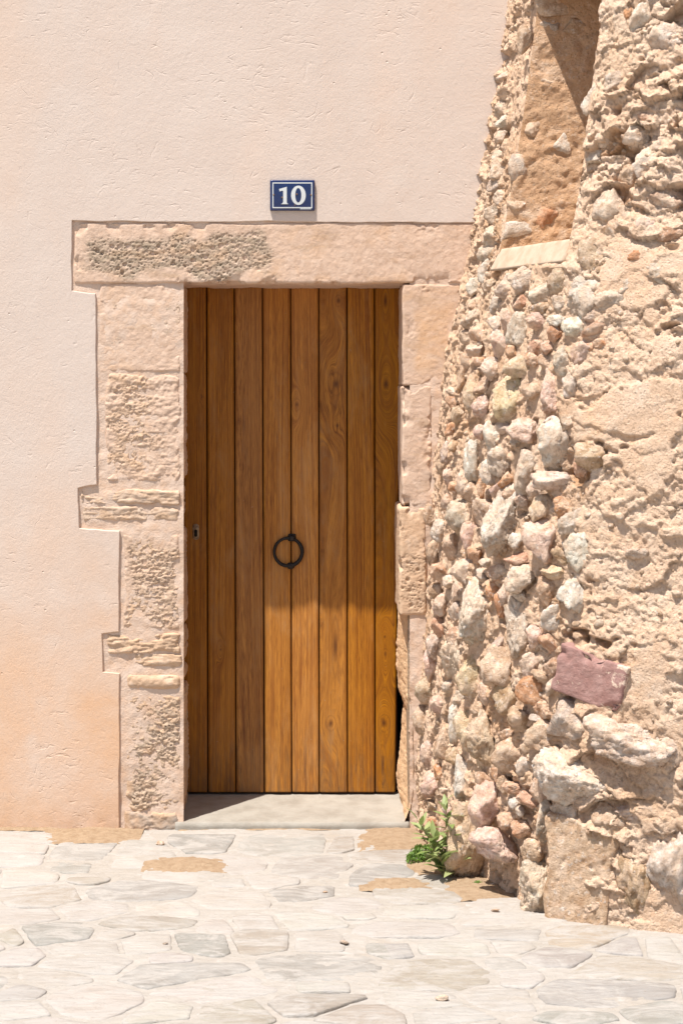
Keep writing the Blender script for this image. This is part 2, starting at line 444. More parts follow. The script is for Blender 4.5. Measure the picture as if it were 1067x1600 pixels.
for i, (x, y, hw, hd, c) in enumerate(seeds):
    r = np.random.default_rng(900 + i)
    d = SA[:, :2] - SA[i, :2]; L = np.hypot(d[:, 0], d[:, 1]); nb = [j for j in np.argsort(L)[1:22]]
    th = []; h = []
    for j in nb:
        t_ = math.atan2(d[j, 1], d[j, 0]); ext = lambda q: 1 / math.sqrt((math.cos(t_) / q[2]) ** 2 + (math.sin(t_) / q[3]) ** 2)
        a_, b_ = ext(SA[i]), ext(SA[j]); cut = L[j] * a_ / (a_ + b_)
        th.append(t_ + r.normal(0, .06)); h.append(max(.02, cut - r.uniform(.004, .011)))
    lim = 1.32; th += [0, np.pi / 2, np.pi, 1.5 * np.pi]; h += [hw * lim, min(hd * lim, max(.02, base_front(x) + .05 - y)), hw * lim, hd * lim]
    col = np.clip(np.array(c) * r.uniform(.94, 1.06) * r.uniform(.985, 1.015, 3), 0, .8)
    add('paving_stone', slab_mesh(np.array(th), np.array(h), i + 1, .0008 + r.uniform(-.0020, .0018)), M['paver'], pav, (x, y, 0), tuple(col))

def dirt(px0, px1, py0, py1, seed):
    s = (.5 * (py0 + py1) - VY) / CH; cx = (.5 * (px0 + px1) - VX) / s
    ya, yb = ground_pt(0, py0)[1], ground_pt(0, py1)[1]; cy = .5 * (ya + yb); hw = .5 * (px1 - px0) / s; hd = abs(ya - yb) / 2
    u = np.linspace(-1.15, 1.15, 60); U, W = np.meshgrid(u, u, indexing='ij'); U = U.ravel(); W = W.ravel()
    r = np.sqrt(U * U + W * W) + .42 * fbm(np.c_[U * 2.0, W * 2.0, np.full(U.size, seed * 3.1)], 5, seed, .65)
    h = .013 * np.clip(1 - r, -1.5, 1) ; Q = np.c_[U * hw, W * hd, h]
    Q[:, 2] += .0025 * fbm(np.c_[Q[:, :2] * 60, U * 0], 3, 4) + .002
    o = add('dirt_patch', mk_mesh('dirt_patch', Q, grid_faces(60, 60)), M['dirt'], None, (cx, cy, 0)); tag(o, kind='structure')
for i, d in enumerate([(78, 212, 1292, 1316), (232, 348, 1341, 1363), (568, 668, 1373, 1390), (565, 665, 1290, 1326), (-60, 120, 1286, 1297), (700, 790, 1362, 1404), (300, 560, 1288, 1296), (640, 700, 1340, 1366)]): dirt(*d, i + 1)

# ------------------------------------------------------------------ house front
house = empty('plastered_house', (0, 0, 0))
tag(house, 'peach plastered house front with stone framed doorway and plank door', 'house')

EDGE = [(187, 1313), (188, 1052), (162, 1049), (160, 990), (186, 986), (188, 829), (125, 825), (123, 763), (152, 756), (151, 459), (113, 454), (113.5, 345), (300, 347), (420, 345.5), (600, 348), (738, 348)]
def rough_line(pts, step=.012, amp=.0034, seed=3):
    out = []
    for (a, b), (c, d) in zip(pts[:-1], pts[1:]):
        n = max(1, int(math.hypot(c - a, d - b) / step))
        for i in range(n):
            f = i / n; x = a + (c - a) * f; z = b + (d - b) * f
            w = amp * fbm(np.array([[x * 14, z * 14, 1.0], [x * 14, z * 14, 9.0]]), 3, seed)
            out.append((x + w[0], z + w[1]))
    out.append(pts[-1]); return out
outl = rough_line([(FX(a), FZ(b)) for a, b in EDGE])
poly = [(-4.5, -.06), (-.9, -.06)] + [(x, z) for x, z in outl] + [(2.6, FZ(348)), (2.6, 5.6), (-4.5, 5.6)]
bm = bmesh.new(); YP = -.010
vs = [bm.verts.new((x, YP, z)) for x, z in poly]
es = [bm.edges.new((vs[i], vs[(i + 1) % len(vs)])) for i in range(len(vs))]
bmesh.ops.triangle_fill(bm, edges=es, use_beauty=True, normal=(0, -1, 0))
if sum(f.normal.y for f in bm.faces) > 0: bmesh.ops.reverse_faces(bm, faces=bm.faces[:])
bd = [e for e in bm.edges if len(e.link_faces) == 1]
r = bmesh.ops.extrude_edge_only(bm, edges=bd); nv = [g for g in r['geom'] if isinstance(g, bmesh.types.BMVert)]
for v in nv: v.co.y = YP + .0035
cen = {}
ne = [g for g in r['geom'] if isinstance(g, bmesh.types.BMEdge)]
r = bmesh.ops.extrude_edge_only(bm, edges=ne)
for v in [g for g in r['geom'] if isinstance(g, bmesh.types.BMVert)]: v.co.y = .05
# ease the arris: pull the front boundary inwards a little
n = len(vs)
for i, v in enumerate(vs):
    a = Vector(poly[i - 1]); b = Vector(poly[(i + 1) % n]); d = (b - a).normalized(); nrm = Vector((-d.y, d.x))
    v.co.x += nrm.x * .0025; v.co.z += nrm.y * .0025
bmesh.ops.recalc_face_normals(bm, faces=bm.faces[:])
me = bpy.data.meshes.new('plaster'); bm.to_mesh(me); bm.free()
add('plaster', me, M['plaster'], house)

# wall core round the opening, dark room behind the door
OX0, OX1, OZ = FX(281), .345, 2.16
def box(lo, hi): return box_arrays(lo, hi, (9, 9, 9))
core = join_arrays([box((-4.5, .03, -.05), (OX0 - .03, .65, 5.6)), box((OX1, .03, -.05), (2.6, .65, 2.2)), box((OX0 - .0299, .03, OZ), (OX1 - .0001, .65, 2.2)), box((OX0 - .0298, .0302, 2.2), (2.6,   .6502, 5.6))])
add('wall_core', mk_mesh('wall_core', *core, smooth=False), M['core'], house)
room = join_arrays([box((OX0 - .3, .651, -.05), (OX1 + .3, .68, 2.6)), box((OX0 - .1, .455, -.04), (OX1 + .1, .65, .012))])
add('dark_interior', mk_mesh('dark_interior', *room, smooth=False), M['black'], house)

# mortar bed the frame stones sit in
bx = np.arange(FX(100), FX(760), .006); bz = np.arange(-.03, FZ(338), .006)
BX, BZ = np.meshgrid(bx, bz, indexing='ij'); Q = np.c_[BX.ravel(), np.zeros(BX.size), BZ.ravel()]
Q[:, 1] = .0015 + .007 * fbm(Q * 7, 4, 12) + .0022 * fbm(Q * 40, 3, 13)
fq = grid_faces(len(bx), len(bz))
cx = Q[fq].mean(1)
keep = ~((cx[:, 0] > FX(287)) & (cx[:, 0] < FX(640)) & (cx[:, 2] < FZ(436)))
bedo = add('mortar_bed', mk_mesh('mortar_bed', Q, fq[keep]), M['bed'], house)

PEACH, TAN, GREYB, PALE = np.array((.635, .465, .352)), np.array((.55, .385, .26)), np.array((.33, .265, .20)), np.array((.66, .535, .435))
def frame_stone(name, x0, x1, yt, yb, y0=-.001, y1=.43, base=PEACH, dark=TAN, pore=.0, pitn=0.0, strata=0.0, rnd=.012, amp=.004, warp=.009, seed=1, mask=None, res=.0036):
    lo = (FX(x0), y0, FZ(yb)); hi = (FX(x1), y1, FZ(yt))
    V, Fq = box_arrays(lo, hi, (res, .016, res)); P0 = V.copy()
    V, n = rounded(V, lo, hi, rnd)
    S = np.array([seed * 3.7, 0, seed * 1.9])
    w = np.c_[fbm((P0 + S) * 9, 3, seed), np.zeros(len(V)), fbm((P0 + S) * 9, 3, seed + 5)] * warp
    m = np.ones(len(V)) if mask is None else mask((P0[:, 0] * 400 + VX), (CH - P0[:, 2]) * 400 + VY)
    m = np.clip(m + .0, 0, 1)
    d = amp * (.75 * fbm((P0 + S) * 14, 3, seed) + .5 * fbm((P0 + S) * 80, 3, seed + 2, .7))
    pr = np.zeros(len(V))
    if pore:
        d1, _, cid = worley((P0 + S) * np.array([95, 95, 125]), seed); d2, _, c2 = worley((P0 + S) * 42, seed + 9)
        pit = sstep(.40, .20, d1) * .42 * (cid > .25) + sstep(.42, .22, d2) * .70 * (c2 > .66)
        d = d - pore * m * pit + m * pore * .20 * fbm((P0 + S) * np.array([70, 70, 130]), 3, seed + 4); pr = m * (.5 + pit)
    if strata:
        q = (P0 + S) * np.array([9, 20, 55]); d = d + strata * .9 * fbm(q, 4, seed + 6, .65)
    ed = np.minimum(np.minimum(P0[:, 0] - lo[0], hi[0] - P0[:, 0]), np.minimum(P0[:, 2] - lo[2], hi[2] - P0[:, 2]))
    d = d - .022 * sstep(.12, .42, fbm((P0 + S) * 15 + 3, 4, seed + 8)) * np.exp(-np.clip(ed, 0, 1) / .016) * (P0[:, 1] < .1)
    V = V + w + n * d[:, None]
    f = np.clip(m * (.65 + .7 * fbm((P0 + S) * np.array([26, 26, 60]), 5, seed + 3, .7)), 0, 1)[:, None]
    C = base * (1 - f) + np.asarray(dark) * f
    st = (.55 * sstep(.12, .5, fbm((P0 + S) * np.array([5, 5, 26]), 5, seed + 11, .65)))[:, None]; C = C * (1 - st) + np.array((.50, .345, .225)) * st
    return add(name, mk_mesh(name, V, Fq, True, {'Col': C, 'pore': np.clip(pr, 0, 1)}), M['ashlar'], house)
def rect(x0, x1, y0, y1, soft=10, seed=1, wob=14):
    def f(px, py):
        q = np.c_[px * .035, py * .035, np.full(len(px), seed * 2.3)]
        a = px + wob * .6 * vnoise(q, seed); b = py + wob * .6 * vnoise(q + 31, seed)
        return sstep(x0 - soft / 2, x0 + soft / 2, a) * sstep(x1 + soft / 2, x1 - soft / 2, a) * sstep(y0 - soft / 2, y0 + soft / 2, b) * sstep(y1 + soft / 2, y1 - soft / 2, b)
    return f
frame_stone('lintel_stone', 116, 745, 348, 443, y0=-.006, y1=.40, base=PEACH, dark=(.34, .27, .195), pore=.016, rnd=.010, amp=.003, warp=.005, seed=2, mask=rect(138, 412, 366, 432, 14, 2, 34))
frame_stone('jamb_stone', 155, 283, 442, 582, base=PEACH * 1.02, pore=.012, dark=(.55, .45, .35), rnd=.012, amp=.0035, seed=3, mask=lambda px, py: np.maximum(rect(176, 192, 470, 545, 6, 3)(px, py), .8 * rect(232, 282, 470, 520, 8, 4)(px, py)))
frame_stone('jamb_stone', 166, 282, 584, 752, base=PEACH, pore=.012, strata=.004, rnd=.014, amp=.008, warp=.010, seed=4, mask=rect(172, 240, 590, 730, 30, 5, 40))
frame_stone('jamb_stone', 126, 280, 766, 788, y0=-.006, base=PALE * .96, strata=.009, rnd=.009, amp=.005, seed=5)
frame_stone('jamb_stone', 128, 279, 790, 813, y0=-.002, base=PALE, strata=.008, rnd=.010, amp=.005, seed=6)
frame_stone('jamb_stone', 192, 282, 832, 985, base=PEACH * .98, dark=(.50, .36, .25), pore=.020, rnd=.016, amp=.004, seed=7, mask=rect(202, 282, 850, 975, 12, 7))
frame_stone('jamb_stone', 166, 283, 991, 1020, y0=-.005, base=TAN * 1.1, strata=.011, rnd=.010, amp=.004, seed=8)
frame_stone('jamb_stone', 208, 283, 1020, 1042, y0=-.002, base=TAN * 1.05, strata=.011, rnd=.010, amp=.004, seed=9)
frame_stone('jamb_stone', 194, 284, 1051, 1079, y0=-.010, base=TAN * 1.15, rnd=.030, amp=.004, seed=10)
frame_stone('jamb_stone', 194, 284, 1086, 1268, base=TAN * 1.12, dark=(.42, .33, .25), pore=.024, rnd=.016, amp=.005, seed=11, mask=rect(202, 286, 1090, 1262, 12, 9))
frame_stone('jamb_stone', 192, 283, 1266, 1300, y0=-.004, base=TAN, dark=(.40, .34, .29), rnd=.018, amp=.006, seed=12, mask=rect(200, 290, 1272, 1300, 12, 10))
frame_stone('jamb_stone', 629, 752, 444, 602, base=PEACH * .97, dark=(.66, .43, .26), rnd=.007, amp=.0025, warp=.004, seed=13, mask=rect(655, 700, 470, 580, 24, 11, 30))
frame_stone('jamb_stone', 628, 674, 603, 791, y0=-.003, base=PEACH * .97, dark=TAN, rnd=.009, amp=.0025, warp=.004, seed=14, mask=rect(0, 1, 0, 1))
frame_stone('jamb_stone', 623, 667, 793, 962, y0=-.008, base=TAN * 1.18, dark=TAN, pore=.010, rnd=.014, amp=.003, warp=.005, seed=15, mask=rect(625, 667, 850, 960, 30, 12, 40))
frame_stone('jamb_stone', 676, 740, 608, 780, y0=.012, base=PEACH * .95, rnd=.02, amp=.009, warp=.012, seed=16)

# broken plaster shards in the right reveal below the last jamb stone
def shard(pts, seed, yf, yb):
    """outline in photo pixels on the front; swept back and towards the door"""
    Z = [FZ(p[0]) for p in pts]
    zz = np.arange(min(Z), max(Z), .005); oz = np.argsort(Z)
    L = np.interp(zz, np.array(Z)[oz], np.array([(p[1] - VX) * (CD + yb) / F + .004 for p in pts])[oz]); R = np.interp(zz, np.array(Z)[oz], np.array([FX(p[2]) for p in pts])[oz])
    nu = 22; V = []
    for a in range(nu):
        f = a / (nu - 1); x = L + (R - L) * f; y = yb + (yf - yb) * f ** .8
        q = np.c_[x, np.full(len(zz), y), zz]
        d = .006 * fbm(q * 22, 4, seed) + .004 * fbm(q * np.array([20, 20, 70]), 3, seed + 1, ridge=True)
        q[:, 1] -= d; q[:, 0] -= d * .8; V.append(q)
    for a in range(2):
        q = V[nu - 1].copy(); q[:, 0] += .004 + .02 * a; q[:, 1] += .03 + .25 * a; V.append(q)
    me = mk_mesh('reveal_plaster', np.concatenate(V), grid_faces(nu + 2, len(zz)))
    bm = bmesh.new(); bm.from_mesh(me); bmesh.ops.recalc_face_normals(bm, faces=bm.faces[:]); bm.to_mesh(me); bm.free()
    return add('reveal_plaster', me, M['orange'], house)
shard([(955, 622, 640), (1000, 619, 643), (1060, 618, 642), (1100, 621, 641), (1120, 629, 641)], 31, .02, .37)
shard([(1085, 634, 641), (1135, 627, 645), (1190, 623, 646), (1235, 618, 645), (1262, 620, 641), (1280, 625, 634), (1290, 628, 632)], 37, .00, .36)
frame_stone('jamb_stone', 640, 668, 962, 1290, y0=.018, y1=.40, base=PEACH * .9, dark=(.50, .44, .38), strata=.004, rnd=.010, amp=.008, warp=.010, seed=19, mask=rect(640, 656, 965, 1120, 10, 3, 20))

# threshold slab, sloping slightly towards the street
V, Fq = box_arrays((FX(274), -.018, -.03), (FX(640), .46, .026), (.012, .012, .02)); P0 = V.copy()
V, n = rounded(V, (FX(274), -.018, -.03), (FX(640), .46, .026), .006)
V += n * (.0022 * fbm(P0 * 14, 3, 5) + .0012 * fbm(P0 * 50, 3, 6))[:, None]
V[:, 2] += np.where(P0[:, 2] > -.02, np.clip(P0[:, 1], 0, .5) * .058, 0)
add('threshold', mk_mesh('threshold', V, Fq), M['thresh'], house)

# ------------------------------------------------------------------ door
zb, zt = .060, 2.165
top = [283, 323, 366, 410, 454, 498, 542, 585, 627]; bot = [283, 325, 369, 413, 456, 499, 543, 586, 618]
V, Fq = box((DX(284), DY + .024, zb + .004), (DX(621), DY + .044, zt))
door = add('door', mk_mesh('door', V, Fq, False), M['backing'], house)
KN = [(603, 600, 6, 11), (525, 600, 7, 12), (464, 632, 4, 6), (529, 470, 4, 6), (517, 1130, 5, 8), (600, 1130, 6, 9), (601, 995, 2.5, 4), (602, 1022, 3, 6), (524, 1010, 4, 30), (316, 620, 2, 2), (598, 1195, 4, 20), (602, 470, 4, 14), (345, 1015, 2, 3), (527, 665, 3, 4)]
tones = [(.12, .75), (.30, .7), (.36, .5), (.70, .6), (.85, .55), (.50, .6), (.56, .7), (.36, .9)]
for i in range(8):
    xa0, xa1 = DX(bot[i]), DX(top[i]); xb0, xb1 = DX(bot[i + 1]), DX(top[i + 1]); gap = .0017
    us = np.r_[0, .02, .06, np.linspace(.1, .9, 36), .94, .98, 1]; zs = np.linspace(zb, zt, 470)
    U, Z = np.meshgrid(us, zs, indexing='ij'); U = U.ravel(); Z = Z.ravel(); f = (Z - zb) / (zt - zb)
    xa = xa0 + (xa1 - xa0) * f + gap; xb = xb0 + (xb1 - xb0) * f - gap
    X = xa + (xb - xa) * U
    e = np.minimum(U, 1 - U) * (xb - xa)
    cham = .0050 * (1 - sstep(0, .006, e)); Y = DY + cham + .0012 * np.sin(i * 2.1) + .0010 * fbm(np.c_[X * 30, Z * 2, U * 0 + i], 2, 4)
    # grain field: cathedral arcs for flat-sawn boards, near straight for quarter-sawn
    xc = .5 * (xa + xb); k = np.random.default_rng(70 + i)
    lean = k.uniform(-.02, .02); zc = k.uniform(.2, 1.8); flat = [0, .12, .4, .1, .12, .6, .12, .5][i]
    g = X + lean * Z + .010 * fbm(np.c_[X * 4, Z * .9, U * 0 + i * 5], 3, 40 + i)
    cat = np.sqrt((X - xc - k.uniform(-.012, .012)) ** 2 + (.010 + .018 * (.5 + .5 * np.sin((Z - zc) * 2.2 + .6 * vnoise(np.c_[Z * 1.1, Z * 0, Z * 0 + i], 9)))) ** 2) * 1.15
    g = g * (1 - flat) + (cat + .004 * fbm(np.c_[X * 9, Z * 1.6, U * 0 + i], 3, 50 + i)) * flat
    kn = np.zeros(len(X))
    for a, b, rw, rh in KN:
        dx = X - DX(a); dz = Z - DZ(b); rx = rw * (CD + DY) / F; rz = rh * (CD + DY) / F
        if not (xa.min() - .01 < DX(a) < xb.max() + .01): continue
        q = np.sqrt((dx / rx) ** 2 + (dz / rz) ** 2)
        infl = np.exp(-(np.abs(dx) / (rx * 3)) ** 2 - (dz / (rz * 6)) ** 2)
        g = g * (1 - infl) + infl * (.012 * np.sqrt((dx / rx) ** 2 + (dz / (rz * 3.4)) ** 2) * (rx / .016) + DX(a))
        kn = np.maximum(kn, np.clip(1.15 - q, 0, 1) * .85 + .35 * np.exp(-((q - 1.5) / .25) ** 2))
    kn = np.maximum(kn, .8 * (1 - sstep(0, .0035, e)))  # plank edges darkened along with the knots
    V = np.c_[X, Y, Z]; nu, nz = len(us), len(zs); idx = np.arange(nu * nz).reshape(nu, nz)
    per = np.concatenate([idx[:, 0], idx[-1, 1:], idx[-2::-1, -1], idx[0, -2:0:-1]])
    back = V[per].copy(); back[:, 1] = DY + .0255
    nb = len(per); j = np.arange(nb); side = np.c_[per, per[(j + 1) % nb], nu * nz + (j + 1) % nb, nu * nz + j]
    me = mk_mesh('plank', np.r_[V, back], np.r_[grid_faces(nu, nz), side[:, ::-1]], True, {'grain': np.r_[g, g[per]], 'knot_edge': np.r_[kn, np.ones(nb)]})
    add('plank', me, M['wood'], door, color=(tones[i][0], tones[i][1], (i * .37) % 1))

def torus(cx, cy, cz, R, r, n=48, m=12):
    A, B = np.meshgrid(np.linspace(0, 2 * np.pi, n, endpoint=False), np.linspace(0, 2 * np.pi, m, endpoint=False), indexing='ij'); A = A.ravel(); B = B.ravel()
    rr = r * (1 + .12 * np.cos(A + .6) * 1 + .05 * np.sin(5 * A))
    V = np.c_[cx + (R + rr * np.cos(B)) * np.cos(A), cy + rr * np.sin(B), cz + (R + rr * np.cos(B)) * np.sin(A)]
    i = np.arange(n)[:, None]; j = np.arange(m)[None]; a = (i * m + j); b = ((i + 1) % n) * m + j; c = ((i + 1) % n) * m + (j + 1) % m; d = i * m + (j + 1) % m
    return V, np.stack([a, d, c, b], -1).reshape(-1, 4)
rx, rz = DX(450.5), DZ(862)
V, Fq = torus(rx, DY - .013, rz, .0570, .0072)
V[:, 1] += (rz + .05 - V[:, 2]) * -.02
add('ring', mk_mesh('ring', V, Fq), M['iron'], door)
lo, hi = np.array((rx + .004, DY - .028, rz + .046)), np.array((rx + .026, DY + .012, rz + .068))
V, Fq = box_arrays(lo, hi, (.003, .004, .003)); V, _ = rounded(V, lo, hi, .006)
lo2, hi2 = np.array((rx - .002, DY - .004, rz + .042)), np.array((rx + .032, DY + .011, rz + .074)); V2, F2 = box_arrays(lo2, hi2, (.003, .004, .003)); V2, _ = rounded(V2, lo2, hi2, .007)
add('ring_staple', mk_mesh('ring_staple', *join_arrays([(V, Fq), (V2, F2)])), M['iron'], door)
lo, hi = np.array((rx - .006, DY - .020, rz - .071)), np.array((rx + .026, DY + .012, rz - .044))
V, Fq = box_arrays(lo, hi, (.003, .003, .003)); V, _ = rounded(V, lo, hi, .0125)
add('strike_boss', mk_mesh('strike_boss', V, Fq), M['iron'], door)
lx, lz = DX(306.5), DZ(831)
lo, hi = np.array((lx - .013, DY - .003, lz - .032)), np.array((lx + .013, DY + .012, lz + .032))
a = np.linspace(0, 2 * np.pi, 40, endpoint=False)
def plate(cx, cz, w, h, y0, y1, n=40):
    q = w; c, s = np.cos(a), np.sin(a); xx = cx + c * w; zz = cz + s * w + np.sign(s) * (h - w)
    V = np.r_[np.c_[xx * 0 + cx, xx * 0 + y0 - .0005, zz * 0 + cz + (zz - cz) * .4], np.c_[cx + (xx - cx) * .93, xx * 0 + y0, cz + (zz - cz) * .97], np.c_[xx, xx * 0 + y0 + .002, zz], np.c_[xx, xx * 0 + y1, zz]]
    i = np.arange(n); j = (i + 1) % n; return V, np.concatenate([np.c_[k * n + i, k * n + j, (k + 1) * n + j, (k + 1) * n + i] for k in range(3)])
lk = add('lock_plate', mk_mesh('lock_plate', *plate(lx, lz, .0135, .033, DY - .0035, DY + .008)), M['brass'], door)
add('lock_plate_keyhole', mk_mesh('keyhole', *plate(lx, lz - .005, .0060, .015, DY - .0062, DY + .004)), M['black'], door)

# ------------------------------------------------------------------ house number
sign = empty('house_number_sign', (FX(457), YP, FZ(330)))
tag(sign, 'blue enamel house number sign reading 10 with thin white border', 'sign')
SX, SZ = FX(457), FZ(306); W, H = .0870, .0600
def sgn(name, V, Fq, mat, smooth=True):
    o = add(name, mk_mesh(name, np.asarray(V, float) - np.array([FX(457), YP, FZ(330)]), Fq, smooth), mat, sign); return o
lo, hi = (SX - W, YP - .013, SZ - H), (SX + W, YP + .004, SZ + H)
V, Fq = box_arrays(lo, hi, (.006, .006, .006)); V, _ = rounded(V, lo, hi, .0025)
def bulge(x, z): return -.0022 * (1 - ((x - SX) / W) ** 2) * (1 - ((z - SZ) / H) ** 2)
V[:, 1] += np.where(V[:, 1] < YP - .008, bulge(V[:, 0], V[:, 2]), 0); sgn('plate', V, Fq, M['blue'])
def decal(outer, inner, d=.0006):
    n = len(outer); P = np.r_[outer, inner]; y = YP - .013 + bulge(P[:, 0], P[:, 1]) - d
    V = np.r_[np.c_[P[:, 0], y, P[:, 1]], np.c_[P[:, 0], y + .003, P[:, 1]]]
    i = np.arange(n); j = (i + 1) % n
    return V, np.r_[np.c_[i, j, n + j, n + i], np.c_[i, 2 * n + i, 2 * n + j, j], np.c_[n + i, n + j, 3 * n + j, 3 * n + i]]
def rectloop(w, h, m=24):
    c = [(-w, -h), (w, -h), (w, h), (-w, h), (-w, -h)]
    return np.array([(SX + a0 + (a1 - a0) * k / m, SZ + b0 + (b1 - b0) * k / m) for (a0, b0), (a1, b1) in zip(c[:-1], c[1:]) for k in range(m)])
sgn('border_line', *decal(rectloop(.0775, .0500), rectloop(.0735, .0460)), M['white'], False)
th = np.linspace(0, 2 * np.pi, 56, endpoint=False)
zc = (SX + .0235, SZ + .000)
sgn('digit', *decal(np.c_[zc[0] + .0285 * np.cos(th), zc[1] + .0375 * np.sin(th)], np.c_[zc[0] - .0005 + .0120 * np.cos(th), zc[1] + .0285 * np.sin(th)]), M['white'], False)
# the numeral 1 as a polygon (units of the zoomed sign picture, 8.9 px per photo pixel)
one = [(320, 322), (405, 298), (424, 290), (426, 300), (426, 500), (430, 520), (452, 532), (342, 532), (366, 520), (376, 500), (376, 350), (362, 344), (340, 352), (325, 355)]
bm = bmesh.new(); sc = 1 / 8.89 / 400
vs = [bm.verts.new((SX + (a_ - 503) * sc - (FX(457)), YP - .0138 + bulge(SX + (a_ - 503) * sc, SZ) - YP, SZ - (b_ - 409) * sc - FZ(330))) for a_, b_ in one]
f = bm.faces.new(vs); r = bmesh.ops.extrude_face_region(bm, geom=[f])
for v in [g for g in r['geom'] if isinstance(g, bmesh.types.BMVert)]: v.co.y += .003
bmesh.ops.triangulate(bm, faces=bm.faces[:]); bmesh.ops.recalc_face_normals(bm, faces=bm.faces[:])
me = bpy.data.meshes.new('digit'); bm.to_mesh(me); bm.free(); add('digit', me, M['white'], sign)
for a_, b_, rr in [(245, 403, .0034), (760, 405, .0034), (362, 440, .0034), (565, 396, .0036), (538, 546, .0022)]:
    x = SX + (a_ - 503) * sc; z = SZ - (b_ - 409) * sc
    c8 = np.linspace(0, 2 * np.pi, 14, endpoint=False); y = YP - .013 + bulge(x, z)
    V = np.r_[np.c_[x + rr * .5 * np.cos(c8), c8 * 0 + y - .0024, z + rr * .5 * np.sin(c8)], np.c_[x + rr * np.cos(c8), c8 * 0 + y - .0014, z + rr * np.sin(c8)], np.c_[x + rr * np.cos(c8), c8 * 0 + y + .002, z + rr * np.sin(c8)], np.c_[c8 * 0 + x, c8 * 0 + y - .0024, c8 * 0 + z]]
    i = np.arange(14); j = (i + 1) % 14
    sgn('screw', V, np.r_[np.c_[i, j, 14 + j, 14 + i], np.c_[14 + i, 14 + j, 28 + j, 28 + i], np.c_[42 + i, 42 + j, j, i]], M['rust'])
lo, hi = (SX + .0300, YP - .0142, SZ - .0540), (SX + .0730, YP - .010, SZ - .0512); sgn('maker_line', *box(lo, hi), M['white'], False)

# ------------------------------------------------------------------ rubble wall (old battered, rounded wall that meets the house)
wall = empty('rubble_wall', (.36, -.25, 0))
tag(wall, 'old rounded rubble wall of pale stones and crumbling mortar beside the door', 'wall')
WO = np.array([.36, -.25, 0.0])
CP = np.array([1, 4 / 3]) * np.array([(.335, .16), (.355, .0), (.405, -.27), (.49, -.56), (.60, -.79), (.785, -1.00), (1.13, -1.125), (1.7, -1.20), (2.4, -1.28), (3.3, -1.40)])
def catmull(C, m=60):
    C = np.r_[[2 * C[0] - C[1]], C, [2 * C[-1] - C[-2]]]; out = []
    for i in range(1, len(C) - 2):
        t = np.linspace(0, 1, m, endpoint=False)[:, None]; a, b, c, d = C[i - 1:i + 3]
        out.append(.5 * (2 * b + (c - a) * t + (2 * a - 5 * b + 4 * c - d) * t ** 2 + (3 * b - a - 3 * c + d) * t ** 3))
    return np.concatenate(out + [C[-2:-1]])
cur = catmull(CP); seg = np.linalg.norm(np.diff(cur, axis=0), axis=1); arc = np.r_[0, np.cumsum(seg)]; UMAX = arc[-1]
tan = np.gradient(cur, arc, axis=0); tan /= np.linalg.norm(tan, axis=1, keepdims=True)
ker = np.hanning(41); ker /= ker.sum()
tan = np.c_[np.convolve(np.pad(tan[:, 0], 20, 'edge'), ker, 'valid'), np.convolve(np.pad(tan[:, 1], 20, 'edge'), ker, 'valid')]; tan /= np.linalg.norm(tan, axis=1, keepdims=True)
BZk = np.array([-.3, 0, .5, 1, 1.4, 1.735, 2.05, 2.37, 2.8, 3.235, 5.6]); BB = np.array([-.012, 0, .018, .045, .072, .105, .16, .235, .305, .36, .60])
zz_ = np.linspace(-.3, 5.6, 400); bb_ = np.convolve(np.pad(np.interp(zz_, BZk, BB), 12, 'edge'), np.ones(25) / 25, 'valid')
def plan(u): return np.c_[np.interp(u, arc, cur[:, 0]), np.interp(u, arc, cur[:, 1])], np.c_[np.interp(u, arc, tan[:, 0]), np.interp(u, arc, tan[:, 1])]
def surf(u, z):
    p, t = plan(u); nin = np.c_[-t[:, 1], t[:, 0]]           # inward (away from the street)
    b = np.interp(z, zz_, bb_)
    q = p + nin * b[:, None]
    slope = np.interp(z + .02, zz_, bb_) - np.interp(z - .02, zz_, bb_); slope = slope / .04
    N = np.c_[-nin[:, 0], -nin[:, 1], slope]; N /= np.linalg.norm(N, axis=1, keepdims=True)
    return np.c_[q, z], N
def project(P):
    s = F / (P[:, 1] + CD); return VX + P[:, 0] * s, VY - (P[:, 2] - CH) * s
# lookup from pixel to (u, z)
lu = np.arange(.10, 2.8, .008); lz_ = np.arange(-.02, 3.4, .008); LU, LZ = np.meshgrid(lu, lz_, indexing='ij'); LU = LU.ravel(); LZ = LZ.ravel()
LP, LN = surf(LU, LZ); LPX, LPY = project(LP)
def pick(px, py):
    i = int(np.argmin((LPX - px) ** 2 + (LPY - py) ** 2)); return LU[i], LZ[i]
NU1 = pick(777, 381)[0]; NU2 = pick(886, 370)[0]; NZ0, NZ1 = 2.165, 3.185
print('niche', NU1, NU2, 'umax', UMAX)

